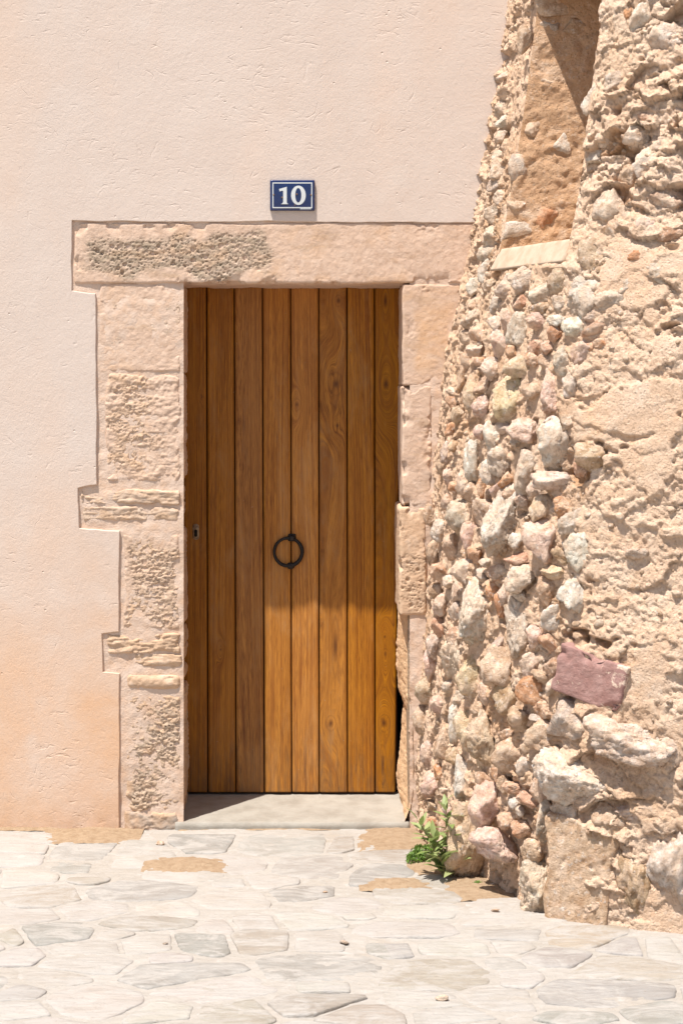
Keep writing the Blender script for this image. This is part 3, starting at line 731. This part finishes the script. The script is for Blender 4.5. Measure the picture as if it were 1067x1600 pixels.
# --- traced stones: (photo px x, y, half width, half height, rotation deg, colour, proud)
C_ = dict(c=(.77, .63, .51), p=(.80, .60, .49), o=(.72, .39, .22), w=(.84, .755, .65), g=(.66, .56, .465), y=(.78, .62, .42), t=(.70, .52, .37), b=(.60, .42, .28), r=(.70, .44, .30), v=(.74, .43, .21), s=(.80, .71, .61))
T = []
def tb(ox, oy, sc, L): T.extend([(ox + q[0] / sc, oy + q[1] / sc, q[2] / sc, q[3] / sc, q[5] if len(q) > 5 else 0, q[4], q[6] if len(q) > 6 else .5) for q in L])
tb(620, 440, 2.387, [(440,190,45,65,'s',8),(515,150,45,36,'p'),(592,145,32,22,'w'),(360,165,32,36,'w'),(405,130,26,40,'p'),(300,190,35,36,'r'),(370,235,40,48,'p'),(290,258,40,22,'p'),(312,292,26,14,'o'),
 (655,165,42,36,'w'),(735,182,48,28,'r',-12),(585,195,26,30,'r'),(742,128,42,25,'c'),(615,285,36,55,'c'),(695,262,55,50,'p'),(240,345,27,62,'v',10),(345,325,36,42,'c'),(412,430,66,92,'y',8),(445,325,58,46,'y'),
 (560,415,50,108,'p',-4),(500,288,28,26,'o'),(268,430,30,50,'t'),(310,465,32,40,'p'),(470,552,64,38,'p',6),(310,555,25,30,'p'),(200,555,28,24,'o',-20),(345,600,45,66,'s'),(275,668,32,66,'w'),(572,625,62,96,'w',6),
 (730,655,62,50,'b',15,.8),(380,668,50,48,'c'),(345,715,38,54,'s',-20),(400,742,27,28,'o'),(460,702,50,82,'c'),(310,772,18,36,'o'),(175,640,26,36,'c'),(212,607,20,24,'b'),(185,718,36,34,'p'),(206,770,26,24,'o'),(240,745,24,42,'c'),
 (270,782,24,32,'t'),(585,752,84,34,'c',4),(612,836,38,34,'o'),(398,905,68,128,'s',10,.8),(520,850,52,52,'y'),(545,962,62,76,'p',-8,.7),(650,895,52,34,'g',-25),(665,1020,48,74,'w'),(440,970,30,25,'w'),(455,1037,55,28,'r'),
 (330,1050,25,18,'c'),(372,1086,40,30,'t'),(456,1116,52,50,'s',-12,.7),(578,1082,40,24,'y'),(540,1152,38,58,'r',-10),(640,1165,50,66,'w'),(155,1085,38,32,'r',20),(140,1150,26,26,'b'),(225,872,58,60,'g'),(180,820,26,30,'p'),(150,930,32,36,'s'),
 (130,1010,30,45,'b'),(200,985,34,48,'t'),(290,1022,32,32,'r'),(320,852,46,62,'t'),(245,1092,50,52,'c'),(350,1150,26,30,'o'),(376,1200,20,40,'o'),(398,1160,22,34,'p'),(265,955,32,46,'p'),(120,870,20,36,'t'),
 (690,70,60,62,'s',0,.6),(800,70,60,40,'c'),(760,235,30,20,'o'),(715,240,22,14,'o'),(685,690,22,34,'r'),(890,1010,36,22,'c',-12),(560,245,24,22,'r'),(250,300,24,26,'t'),(225,500,24,30,'t'),(160,690,18,24,'t')])
tb(600, 880, 2.285, [(402,35,36,28,'r'),(330,170,62,108,'w',6,.8),(460,225,64,98,'c',-8),(530,255,28,38,'p'),(600,312,52,104,'s'),(518,358,38,48,'p'),(240,335,54,98,'c',10),(250,262,32,30,'r'),(308,382,60,78,'y',15),(402,375,54,70,'t',-8,.7),
 (425,407,24,20,'o'),(512,462,50,54,'o'),(420,475,44,58,'b'),(590,445,20,30,'s'),(645,568,84,62,'g',12,.6),(865,640,136,78,'c',3,.8),(680,762,124,92,'s',22,.9),(242,555,36,70,'w',8),(285,595,48,72,'y'),(352,645,50,108,'t',-6,.7),
 (440,672,58,62,'t'),(555,630,58,62,'t'),(268,772,38,70,'w',4),(168,795,38,44,'p'),(192,745,20,26,'o'),(190,500,32,30,'p'),(366,865,58,84,'p',10,.8),(455,802,36,20,'r'),(510,848,38,24,'r',8),(485,887,17,18,'g'),(558,925,36,72,'g'),
 (430,915,44,32,'r',-10),(476,945,42,32,'r'),(405,1005,72,48,'p',6,.9),(545,800,36,52,'t'),(300,985,62,135,'t',6,.7),(522,1035,52,38,'t'),(528,1145,80,122,'c',0,.5),(655,905,54,52,'c'),
 (1010,1095,98,185,'s',0,.5),(795,905,62,62,'t',0,.4),(900,1110,70,120,'b',0,.3),(140,440,34,54,'t'),(160,365,28,50,'p'),(130,560,30,50,'t'),(200,640,34,50,'b'),(150,680,28,44,'p'),(240,690,24,30,'b'),(340,520,36,24,'b'),(200,150,30,36,'p'),(190,225,28,34,'r'),(170,300,24,40,'c'),
 (480,560,42,40,'b'),(350,770,32,34,'t'),(420,790,24,30,'b'),(620,1040,30,30,'t'),(540,1220,60,40,'c'),(600,690,36,34,'b'),(960,880,110,46,'c',-4,.4),(1000,680,60,90,'c',0,.3)])
tb(660, 0, 2.62, [(430,105,36,46,'g'),(625,965,28,40,'w'),(686,405,42,62,'s'),(890,85,42,62,'s'),(1005,160,72,62,'c'),(800,335,52,42,'c'),(925,705,62,90,'s',10),(765,850,62,68,'c'),(995,830,80,58,'t'),(705,1045,62,70,'t'),(660,1180,76,58,'s'),(870,555,56,44,'c'),
 (1010,590,64,44,'c'),(920,1050,90,46,'o',-8,.25),(1010,1120,90,66,'c'),(840,1160,60,52,'c'),(750,560,40,40,'c'),(1000,440,70,48,'t'),(920,480,42,30,'r'),(840,60,18,34,'o'),(330,1160,56,48,'c'),(240,1110,30,44,'s'),(400,1150,58,50,'g'),(480,1200,56,46,'c'),(560,1130,40,36,'t'),
 (700,640,44,34,'s'),(840,720,36,44,'t'),(890,930,60,44,'p'),(1030,960,60,40,'r'),(770,960,40,44,'t'),(600,1080,30,40,'b')])
# the red block is built on its own; keep stones off it
def inred(x, y): return (862 < x < 1012 and 1005 < y < 1112) or (764 < x < 892 and 362 < y < 432) or (785 < x < 905 and y < 380)
T = [q for q in T if not inred(q[0], q[1])]

# --- mortar body
us = np.r_[np.arange(.02, 2.45, .0055), np.arange(2.47, UMAX, .02)]; zs = np.r_[-.06, np.arange(0, 3.38, .0050), np.arange(3.41, 5.6, .04)]
U, Z = np.meshgrid(us, zs, indexing='ij'); U = U.ravel(); Z = Z.ravel(); B, N = surf(U, Z); MPX, MPY = project(B)
pure = sstep(845, 930, MPX + 40 * (MPY < 420) + 30 * vnoise(np.c_[MPX * .01, MPY * .01, MPX * 0], 5))     # right part: mortar and weathered stone flush together
Q = np.c_[B[:, 0] * 1.0, B[:, 1] * 1.0, B[:, 2]]
wq = lambda f, a, k: a * np.c_[fbm(Q * f, 3, k), fbm(Q * f, 3, k + 1), fbm(Q * f, 3, k + 2)]
d1, d2, cid, tl = worley(Q * np.array([7, 7, 10]) + wq(9, .40, 61), 21, True)
e1, e2, eid, tl2 = worley(Q * 22 + wq(30, .40, 64), 22, True)
h1, h2, hid, tl3 = worley(Q * 58 + wq(70, .35, 67), 31, True)
skin = sstep(.0, .3, fbm(Q * 1.9 + 12, 2, 34)) * sstep(480, 620, MPY) * sstep(1120, 1040, MPY) * sstep(880, 930, MPX)
rocky = np.clip(sstep(-.1, .25, fbm(Q * 2.4 + 3, 3, 27)) * (.35 + .65 * sstep(560, 380, MPY)) + .25 * sstep(1130, 1230, MPY), 0, 1)
lump = .10 * tl + .016 * (cid - .4) * sstep(0, .10, d2 - d1)
mid = .022 * tl2 + .006 * (eid - .5) * sstep(0, .15, e2 - e1); fin = .0075 * tl3 + .003 * (hid - .5)
disp = -.016 * (1 - pure) + lump * (.22 + .78 * rocky) * (1 - .4 * skin) * (.5 + .5 * pure) + mid * (.5 + .7 * rocky) * (1 - .55 * skin) + fin * (.8 + .5 * rocky) + .026 * fbm(Q * 2.6, 2, 23) * (.3 + .7 * pure) + .004 * fbm(Q * 75, 2, 25)
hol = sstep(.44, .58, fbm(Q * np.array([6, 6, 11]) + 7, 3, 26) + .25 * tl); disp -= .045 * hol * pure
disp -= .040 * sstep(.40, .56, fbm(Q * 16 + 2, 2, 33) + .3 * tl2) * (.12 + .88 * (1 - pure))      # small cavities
pn = fbm(Q * np.array([3.0, 3.0, 3.8]) + 20, 5, 41, .55) + .10 * tl
rem = sstep(.03, .075, pn) * pure * sstep(300, 420, MPY) * np.maximum(sstep(1180, 1100, MPY), sstep(985, 1010, MPX))
disp = disp * (1 - .72 * rem) + rem * (.010 + .004 * fbm(Q * 9, 3, 42))
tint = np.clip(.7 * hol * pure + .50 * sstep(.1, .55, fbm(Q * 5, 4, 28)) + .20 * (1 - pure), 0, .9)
under = sstep(1255, 1330, MPY) * sstep(880, 760, MPX) * sstep(690, 740, MPX); disp -= .05 * under
# roll into the niche
du = np.maximum(NU1 - U, U - NU2); dz = np.maximum(NZ0 - Z, Z - NZ1); dn = np.maximum(du, dz) + .008 * fbm(Q * 30, 3, 29)
calm = np.exp(-np.clip(dn, 0, 1) / .05); disp = disp * (1 - .7 * calm) - .03 * np.exp(-np.clip(dn, 0, 1) / .008)
VM = B + N * disp[:, None]
fq = grid_faces(len(us), len(zs), True); cu = U[fq].mean(1); cz = Z[fq].mean(1)
fq = fq[~((cu > NU1) & (cu < NU2) & (cz > NZ0) & (cz < NZ1))]
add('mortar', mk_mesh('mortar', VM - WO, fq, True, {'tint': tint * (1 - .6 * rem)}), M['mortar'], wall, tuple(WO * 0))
# close the top so light does not fall behind the skin
pt, tt = plan(us); topv = surf(us, np.full(len(us), 5.56))[0]; bk = topv.copy(); bk[:, 1] = .3; bk[:, 2] = 5.56
add('wall_top', mk_mesh('wall_top', np.r_[topv, bk] - WO, np.c_[np.arange(len(us) - 1), np.arange(1, len(us)), len(us) + np.arange(1, len(us)), len(us) + np.arange(len(us) - 1)]), M['mortar'], wall)

# --- niche (narrow window slot) with its far jamb, back, near jamb, head and sill slab
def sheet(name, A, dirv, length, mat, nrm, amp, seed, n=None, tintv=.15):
    """A: points along one edge (k,3); swept along dirv by length"""
    ns = max(2, int(length / .006)); f = np.linspace(0, length, ns)
    G = A[:, None, :] + f[None, :, None] * np.asarray(dirv)[None, None, :]; V = G.reshape(-1, 3)
    e1, _, eid = worley(V * 26, seed); d = amp * (fbm(V * 12, 4, seed) + .5 * fbm(V * 45, 3, seed + 1)) + (.5 - e1) * .012 * (eid > .5)
    d *= np.tile(sstep(0, .02, f), len(A))
    V = V + np.asarray(nrm)[None] * d[:, None]
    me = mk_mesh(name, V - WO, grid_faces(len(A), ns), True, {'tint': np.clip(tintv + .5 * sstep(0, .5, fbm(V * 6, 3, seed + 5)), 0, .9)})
    return add(name, me, M['mortar'], wall)
zn = np.arange(NZ0 - .03, NZ1 + .03, .006)
Afar = surf(np.full(len(zn), NU1 - .006), zn)[0]; Anear = surf(np.full(len(zn), NU2 + .006), zn)[0] + np.array([.012, .012, 0])
din = np.array([.985, -.17, 0]); Afar = Afar + din * .012; Anear = Anear + 0
sheet('niche_reveal', Afar, din, .38, None, (-.17, -.985, 0), .012, 71, tintv=.8)  # earthy brown, tinted stronger here to deepen the niche's shade in the colour
dn2 = np.array([.72, .69, 0])
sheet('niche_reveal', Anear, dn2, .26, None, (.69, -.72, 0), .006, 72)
bot_e = np.linspace(0, 1, 60)[:, None]
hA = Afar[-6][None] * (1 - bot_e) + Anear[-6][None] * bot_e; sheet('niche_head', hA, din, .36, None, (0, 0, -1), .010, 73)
E0 = Afar + din * .36; E1 = Anear + dn2 * .26
f_ = np.linspace(-.05, 1.05, 40)
V = (E0[:, None] * (1 - f_[None, :, None]) + E1[:, None] * f_[None, :, None]).reshape(-1, 3)
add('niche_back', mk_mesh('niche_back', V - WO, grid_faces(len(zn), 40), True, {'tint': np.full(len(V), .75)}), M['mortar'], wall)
# flat stones in the far jamb of the niche
def rock_dirs(sub):
    bm = bmesh.new(); bmesh.ops.create_icosphere(bm, subdivisions=sub, radius=1.0); V = np.array([v.co[:] for v in bm.verts]); Fq = np.array([[v.index for v in f.verts] for f in bm.faces]); bm.free(); return V, Fq
ICO = {s: rock_dirs(s) for s in (2, 3, 4, 5)}
def rock(seed, sub, facets=11, noise=.10, sharp=38.0):
    D, Fq = ICO[sub]; r = np.random.default_rng(seed)
    n = r.normal(size=(facets, 3)); n /= np.linalg.norm(n, axis=1, keepdims=True); h = r.uniform(.50, .95, facets)
    c = D @ n.T; q = np.where(c > .08, h[None] / np.maximum(c, .08), 4.0); q = np.c_[q, np.full(len(D), 1.12)]
    rad = -np.log(np.exp(-sharp * q).sum(1)) / sharp
    rad = rad * (1 + noise * fbm(D * 1.6 + seed * 1.37, 3, seed % 97) + noise * .55 * fbm(D * 5 + seed, 3, seed % 89, ridge=True) + noise * .55 * fbm(D * 13 + seed, 3, 7, .65))
    V = D * rad[:, None]; m = np.abs(V).max(0); return V / m[None], Fq
def put_stone(px, py, hw, hh, rot, color, proud, seed, uz=None, flat=None):
    u, z = uz if uz else pick(px, py)
    p, nn = surf(np.array([u]), np.array([z])); p, nn = p[0], nn[0]
    s = F / (p[1] + CD); w, h = hw / s * 1.30, hh / s * 1.27
    dep = flat if flat else (.55 * min(w, h) + .30 * max(w, h)) * .95
    size = max(hw, hh)
    V, Fq = rock(seed, 5 if size > 42 else (4 if size > 11 else 3), facets=(8 if size > 22 else 6) + seed % 4, noise=.21 if size > 30 else .20)
    V = V * np.array([w, dep, h])
    a = math.radians(rot); c, sn = math.cos(a), math.sin(a)
    V = np.c_[V[:, 0] * c + V[:, 2] * sn, V[:, 1], -V[:, 0] * sn + V[:, 2] * c]
    # turn the flat side half way towards the wall's own normal
    yaw = math.atan2(nn[0], -nn[1]) * .55; c, sn = math.cos(yaw), math.sin(yaw)
    V = np.c_[V[:, 0] * c - V[:, 1] * sn, V[:, 0] * sn + V[:, 1] * c, V[:, 2]]
    cen = p - nn * (dep * (1 - proud) - .008 * proud - .004)
    return V, Fq, cen
stones = []
rs = np.random.default_rng(11)
for i, (px, py, hw, hh, rot, cc, proud) in enumerate(T):
    V, Fq, cen = put_stone(px, py, hw, hh, rot, cc, proud, 300 + i)
    col = np.clip(np.array(C_[cc]) * rs.uniform(.92, 1.08) * rs.uniform(.97, 1.03, 3), 0, .85)
    add('stone', mk_mesh('stone', V, Fq), M['stone'], wall, tuple(cen - WO), tuple(col)); stones.append((px, py, hw, hh))
# fill the gaps in the stony part with smaller stones
fill = []; tries = 0
poly_l = lambda y: np.interp(y, [0, 345, 600, 800, 960, 1290, 1345], [792, 748, 697, 680, 668, 664, 672])
poly_r = lambda y: np.interp(y, [0, 370, 430, 600, 800, 1000, 1250, 1380], [815, 772, 870, 890, 880, 870, 860, 800])
while len(stones) < 235 and tries < 30000:
    tries += 1
    y = rs.uniform(0, 1345); x = rs.uniform(poly_l(y), poly_r(y)); hw = rs.uniform(11, 22) * (1 if tries < 15000 else .6); hh = hw * rs.uniform(.5, 1.3)
    if x < poly_l(y) + hw * .5 or inred(x, y): continue
    if any(((x - a) / (hw + b)) ** 2 + ((y - e) / (hh + d)) ** 2 < .60 for a, e, b, d in stones): continue
    i = len(stones); cc = rs.choice(list('ccpprotbsgw'))
    V, Fq, cen = put_stone(x, y, hw, hh, rs.uniform(-40, 40), cc, .30, 300 + i)
    col = np.clip(np.array(C_[cc]) * rs.uniform(.9, 1.05) * rs.uniform(.97, 1.03, 3), 0, .85)
    add('stone', mk_mesh('stone', V, Fq), M['stone'], wall, tuple(cen - WO), tuple(col)); stones.append((x, y, hw, hh))
print('stones', len(stones))
# countless small chips bedded in the mortar, one mesh
parts = []
for i in range(2000):
    y = rs.uniform(-20, 1430); x = rs.uniform(poly_l(y), 1090)
    if x > poly_r(y) and rs.uniform() < .72: continue
    u, z = pick(x, y)
    if NU1 - .02 < u < NU2 + .02 and NZ0 < z < NZ1: continue
    j = int(np.clip(np.searchsorted(us, u), 0, len(us) - 1)) * len(zs) + int(np.clip(np.searchsorted(zs, z), 0, len(zs) - 1))
    if rem[j] > .2: continue
    V, Fq = rock(5000 + i % 40, 2, 8, .12); r_ = rs.uniform(.006, .015) * (1 + .5 * (rs.uniform() < .15)); q = rs.normal(size=4); q /= np.linalg.norm(q)
    R = np.array(Matrix.Rotation(rs.uniform(0, 6.28), 3, Vector(q[:3]).normalized()))
    parts.append(((V * np.array([1, .8, .8]) * r_) @ R.T + VM[j] - N[j] * r_ * .25 - WO, Fq))
Vj, Fj = join_arrays(parts)
chips = add('stone_chips', mk_mesh('stone_chips', Vj, Fj), M['stone'], wall, None, (.62, .47, .34)); tag(chips, kind='stuff')
# stones beyond the right edge of the photograph
for i in range(60):
    u = rs.uniform(2.4, UMAX - .2); z = rs.uniform(.05, 3.6); r_ = rs.uniform(.03, .09)
    p, nn = surf(np.array([u]), np.array([z])); V, Fq = rock(7000 + i, 3, 10); V = V * np.array([r_ * 1.3, r_, r_ * .9])
    parts.append((V + p[0] - nn[0] * r_ * .5 - WO, Fq))
Vj, Fj = join_arrays(parts[-60:])
tag(add('outer_stones', mk_mesh('outer_stones', Vj, Fj), M['stone'], wall, None, (.62, .50, .38)), kind='stuff')

# flat stones on the niche's far reveal
yj = lambda z: surf(np.array([NU1]), np.array([z]))[0][0]
for i, (px, py, hw, hh, cc) in enumerate([(810, 262, 24, 24, 'g'), (880, 222, 21, 22, 'w'), (811, 318, 20, 15, 't'), (807, 362, 32, 20, 's'), (856, 340, 20, 22, 'o'), (856, 132, 18, 15, 't'), (897, 40, 22, 14, 'b'), (872, 8, 36, 20, 't'), (858, 40, 18, 22, 'g'), (835, 200, 18, 16, 'b'), (820, 60, 14, 24, 't')]):
    s = 428.0; z = CH + (VY - py) / s; p0 = yj(z) + din * .012
    x = (px - VX) / (F / (p0[1] + CD)); f = (x - p0[0]) / din[0]; p = p0 + din * f; s = F / (p[1] + CD); p[2] = CH + (VY - py) / s
    V, Fq = rock(8000 + i, 4, 9, .12); V = V * np.array([hw / s, .030, hh / s])
    add('reveal_stone', mk_mesh('reveal_stone', V, Fq), M['stone'], wall, tuple(p + np.array([0, .022, 0]) - WO), C_[cc])
# lintel stone over the niche
a0 = surf(np.array([NU1 - .09]), np.array([3.20]))[0][0]; a1 = surf(np.array([NU2 + .06]), np.array([3.20]))[0][0]
L = float(np.linalg.norm((a1 - a0)[:2])); ex = (a1 - a0) / L; ey = np.array([-ex[1], ex[0], 0])
lo, hi = (0, -.035, 0), (L, .30, .17); V, Fq = box_arrays(lo, hi, (.010, .02, .008)); V, n = rounded(V, lo, hi, .012); V += n * (.008 * fbm(V * 14, 4, 4))[:, None]
W_ = a0[None] + V[:, :1] * ex[None] + V[:, 1:2] * ey[None]; W_[:, 2] = V[:, 2] + 3.165
add('niche_lintel', mk_mesh('niche_lintel', W_ - WO, Fq), M['stone'], wall, None, (.66, .47, .31))
# sill slab
a0 = surf(np.array([NU1 - .012]), np.array([2.155]))[0][0]; a1 = surf(np.array([NU2 + .004]), np.array([2.155]))[0][0]
L = float(np.linalg.norm((a1 - a0)[:2])); ex = (a1 - a0) / L; ey = np.array([-ex[1], ex[0], 0])
lo, hi = (0, -.012, 0), (L, .25, .082); V, Fq = box_arrays(lo, hi, (.012, .02, .01)); V, n = rounded(V, lo, hi, .004); V += n * (.002 * fbm(V * 18, 3, 4))[:, None]
V[:, 1] += V[:, 2] * .55 * (V[:, 1] < .15)
W_ = a0[None] + V[:, :1] * ex[None] + V[:, 1:2] * ey[None] + np.c_[V[:, 0] * 0, V[:, 0] * 0, V[:, 2]]; W_[:, 2] = W_[:, 2] - a0[2] + 2.148
add('sill_slab', mk_mesh('sill_slab', W_ - WO, Fq), M['slab'], wall)
# dull red block
u, z = pick(925, 1062); p, nn = surf(np.array([u]), np.array([z])); p = p[0]; s = F / (p[1] + CD)
lo, hi = np.array((-.125, -.085, -.080)), np.array((.125, .10, .080)); V, Fq = box_arrays(lo, hi, (.006, .006, .006)); P0 = V.copy(); V, n = rounded(V, lo, hi, .005)
V += n * (.004 * fbm(P0 * 12, 3, 5) + .0025 * fbm(P0 * 50, 3, 6) - .030 * sstep(.10, .55, fbm(P0 * 9 + 4, 3, 9)) * sstep(.070, .115, np.maximum(np.abs(P0[:, 0]), np.abs(P0[:, 2]) + .035)))[:, None]
R = Matrix.Rotation(math.radians(-34), 3, 'Z') @ Matrix.Rotation(math.radians(15), 3, 'Y')
V = V @ np.array(R).T
o = add('red_stone_block', mk_mesh('red_stone_block', V, Fq), M['red'], wall, tuple(p + np.array([.030, .062, .004]) - WO)); o['label'] = 'dull red squared block in the mortar'
# squared tan block at the foot
u, z = pick(915, 1362); p = surf(np.array([u]), np.array([z]))[0][0]; s = F / (p[1] + CD)
lo, hi = np.array((-.118, -.07, -.185)), np.array((.118, .10, .175)); V, Fq = box_arrays(lo, hi, (.006, .012, .006)); P0 = V.copy(); V, n = rounded(V, lo, hi, .016)
w1, _, wc = worley(P0 * 28, 3)
V += n * (.006 * fbm(P0 * 7, 3, 15) + .003 * fbm(P0 * 40, 3, 16) - .016 * np.clip(.45 - w1, 0, 1) * (wc > .7))[:, None] + np.c_[.045 * fbm(P0 * 6, 2, 3), P0[:, 0] * 0, .05 * fbm(P0 * 6, 2, 4)]
V = V @ np.array(Matrix.Rotation(math.radians(-24), 3, 'Z')).T
add('stone', mk_mesh('stone', V, Fq), M['stone'], wall, tuple(p + np.array([0, .060, 0]) - WO), (.74, .54, .37))

# ------------------------------------------------------------------ plants at the foot of the wall
pr = np.random.default_rng(4)
gx_, gy_ = ground_pt(694, 1372)
plant = empty('wild_plant', (gx_, gy_, 0)); tag(plant, 'leafy green weed with upright lance shaped leaves at foot of rubble wall', 'plant')
def leaf_mesh(L, W, bend, seed):
    n = 9; t = np.linspace(0, 1, n); w = W * np.sin(np.pi * t ** .8) ** .8 * (1 - .25 * t); w[-1] = 0; w[0] = W * .1
    V = []
    for s_ in (-1, 0, 1): V.append(np.c_[w * s_, L * t, -bend * L * t ** 2 + (abs(s_) * .28 * w)])
    V = np.concatenate(V); return mk_mesh('leaf', V, np.concatenate([grid_faces(2, n), grid_faces(2, n) + n]))
leaves = [leaf_mesh(1, .19, b_, 1) for b_ in (.05, .2, .35)]
def tube(P, r0, r1, m=6):
    P = np.asarray(P); n = len(P); th = np.linspace(0, 2 * np.pi, m, endpoint=False); r = np.linspace(r0, r1, n)
    V = (P[:, None, :] + r[:, None, None] * np.stack([np.cos(th), np.sin(th), th * 0], -1)[None]).reshape(-1, 3)
    i = np.arange(n - 1)[:, None]; j = np.arange(m)[None]; return V, np.stack([i * m + j, i * m + (j + 1) % m, (i + 1) * m + (j + 1) % m, (i + 1) * m + j], -1).reshape(-1, 4)
for tx, ty, th_, cnt in [(-.022, .0, .275, 24), (-.095, .02, .215, 20), (.045, .01, .18, 16), (-.045, -.05, .13, 12), (-.06, .0, .16, 14)]:
    t = np.linspace(0, 1, 12)[:, None]; base = np.array([pr.uniform(-.012, .02), pr.uniform(-.01, .01), -.01])
    P = base + t * np.array([tx, ty - .02, th_]) + np.sin(t * 3) * np.array([.016, 0, 0])
    add('stem', mk_mesh('stem', *tube(P, .0028, .0013)), M['stem'], plant)
    for q in range(cnt):
        f = .22 + .78 * q / (cnt - 1); p = P[min(11, int(f * 11))] ; az = q * 2.4 + pr.uniform(-.4, .4); el = math.radians(pr.uniform(15, 48) + 42 * max(0, f - .75) * 2)
        L = pr.uniform(.060, .088) * (1 - .35 * max(0, f - .8) * 3)
        o = add('leaf', leaves[int(pr.integers(3))], M['leaf'], plant, tuple(p)); o.scale = (L, L, L); o.rotation_euler = (Matrix.Rotation(az, 3, 'Z') @ Matrix.Rotation(el, 3, 'X') @ Matrix.Rotation(pr.uniform(-.5, .5), 3, 'Y')).to_euler()
def tuft(px, py, rad, h, n, label, seed):
    x, y = ground_pt(px, py); r = np.random.default_rng(seed); parts = []
    base = empty('ground_weed', (x, y, 0)); tag(base, label, 'weed')
    for _ in range(n):
        a_ = r.uniform(0, 6.28); q = math.sqrt(r.uniform()) ; zt_ = h * math.sqrt(max(0, 1 - q * q)) * r.uniform(.35, 1.05); c = np.array([math.cos(a_) * q * rad, math.sin(a_) * q * rad * .8, zt_])
        L = r.uniform(.006, .012); t1 = r.normal(size=3); t1 /= np.linalg.norm(t1); t2 = np.cross(t1, r.normal(size=3)); t2 /= np.linalg.norm(t2)
        V = np.array([c - t1 * L, c + t2 * L * .4, c + t1 * L, c - t2 * L * .4]); parts.append((V, np.array([[0, 1, 2, 3]])))
    o = add('foliage', mk_mesh('foliage', *join_arrays(parts), False), M['weed'], base); o['kind'] = 'stuff'
    P = [np.array([[0, 0, -.004], [math.cos(k_) * rad * .3, math.sin(k_) * rad * .3, h * .4], [math.cos(k_) * rad * .6, math.sin(k_) * rad * .5, h * .6]]) for k_ in np.linspace(0, 6, 9)]
    add('stem', mk_mesh('stem', *join_arrays([tube(q, .0012, .0008) for q in P])), M['stem'], base)
tuft(660, 1348, .058, .066, 520, 'low bright green cushion weed beside the leafy plant', 3)
tuft(704, 1366, .030, .040, 300, 'small dark weed tuft under the leafy plant against boulder', 5)
tuft(746, 1384, .016, .014, 60, 'tiny grey green sprig in dirt below overhanging stones', 6)

# loose pebbles
names = [(768, 1384, 'g', 6, 'small dark pebble under the overhanging stones'), (773, 1424, 'b', 7, 'small brown pebble lying on paving near tan block'), (252, 1320, 'b', 8, 'flat brown pebble on paving below threshold corner'), (538, 1475, 'g', 8, 'grey stone chip between pale paving stones'), (690, 1562, 'g', 11, 'rough grey stone chip bedded in white paving patch'), (508, 1395, 'b', 4, 'tiny brown chip on paving in front of the door'), (258, 1476, 'g', 5, 'tiny grey chip beside long beige paving stone')]
for i, (px, py, cc, r_, lb) in enumerate(names):
    x, y = ground_pt(px, py); s = F / (y + CD); V, Fq = rock(9000 + i, 3, 9, .1); V = V * np.array([r_ / s, r_ / s * .8, r_ / s * .5])
    o = add('pebble', mk_mesh('pebble', V, Fq), M['stone'], None, (x, y, r_ / s * .3), tuple(np.array(C_[cc]) * .7)); tag(o, lb, 'pebble', 'loose pebbles on the paving')
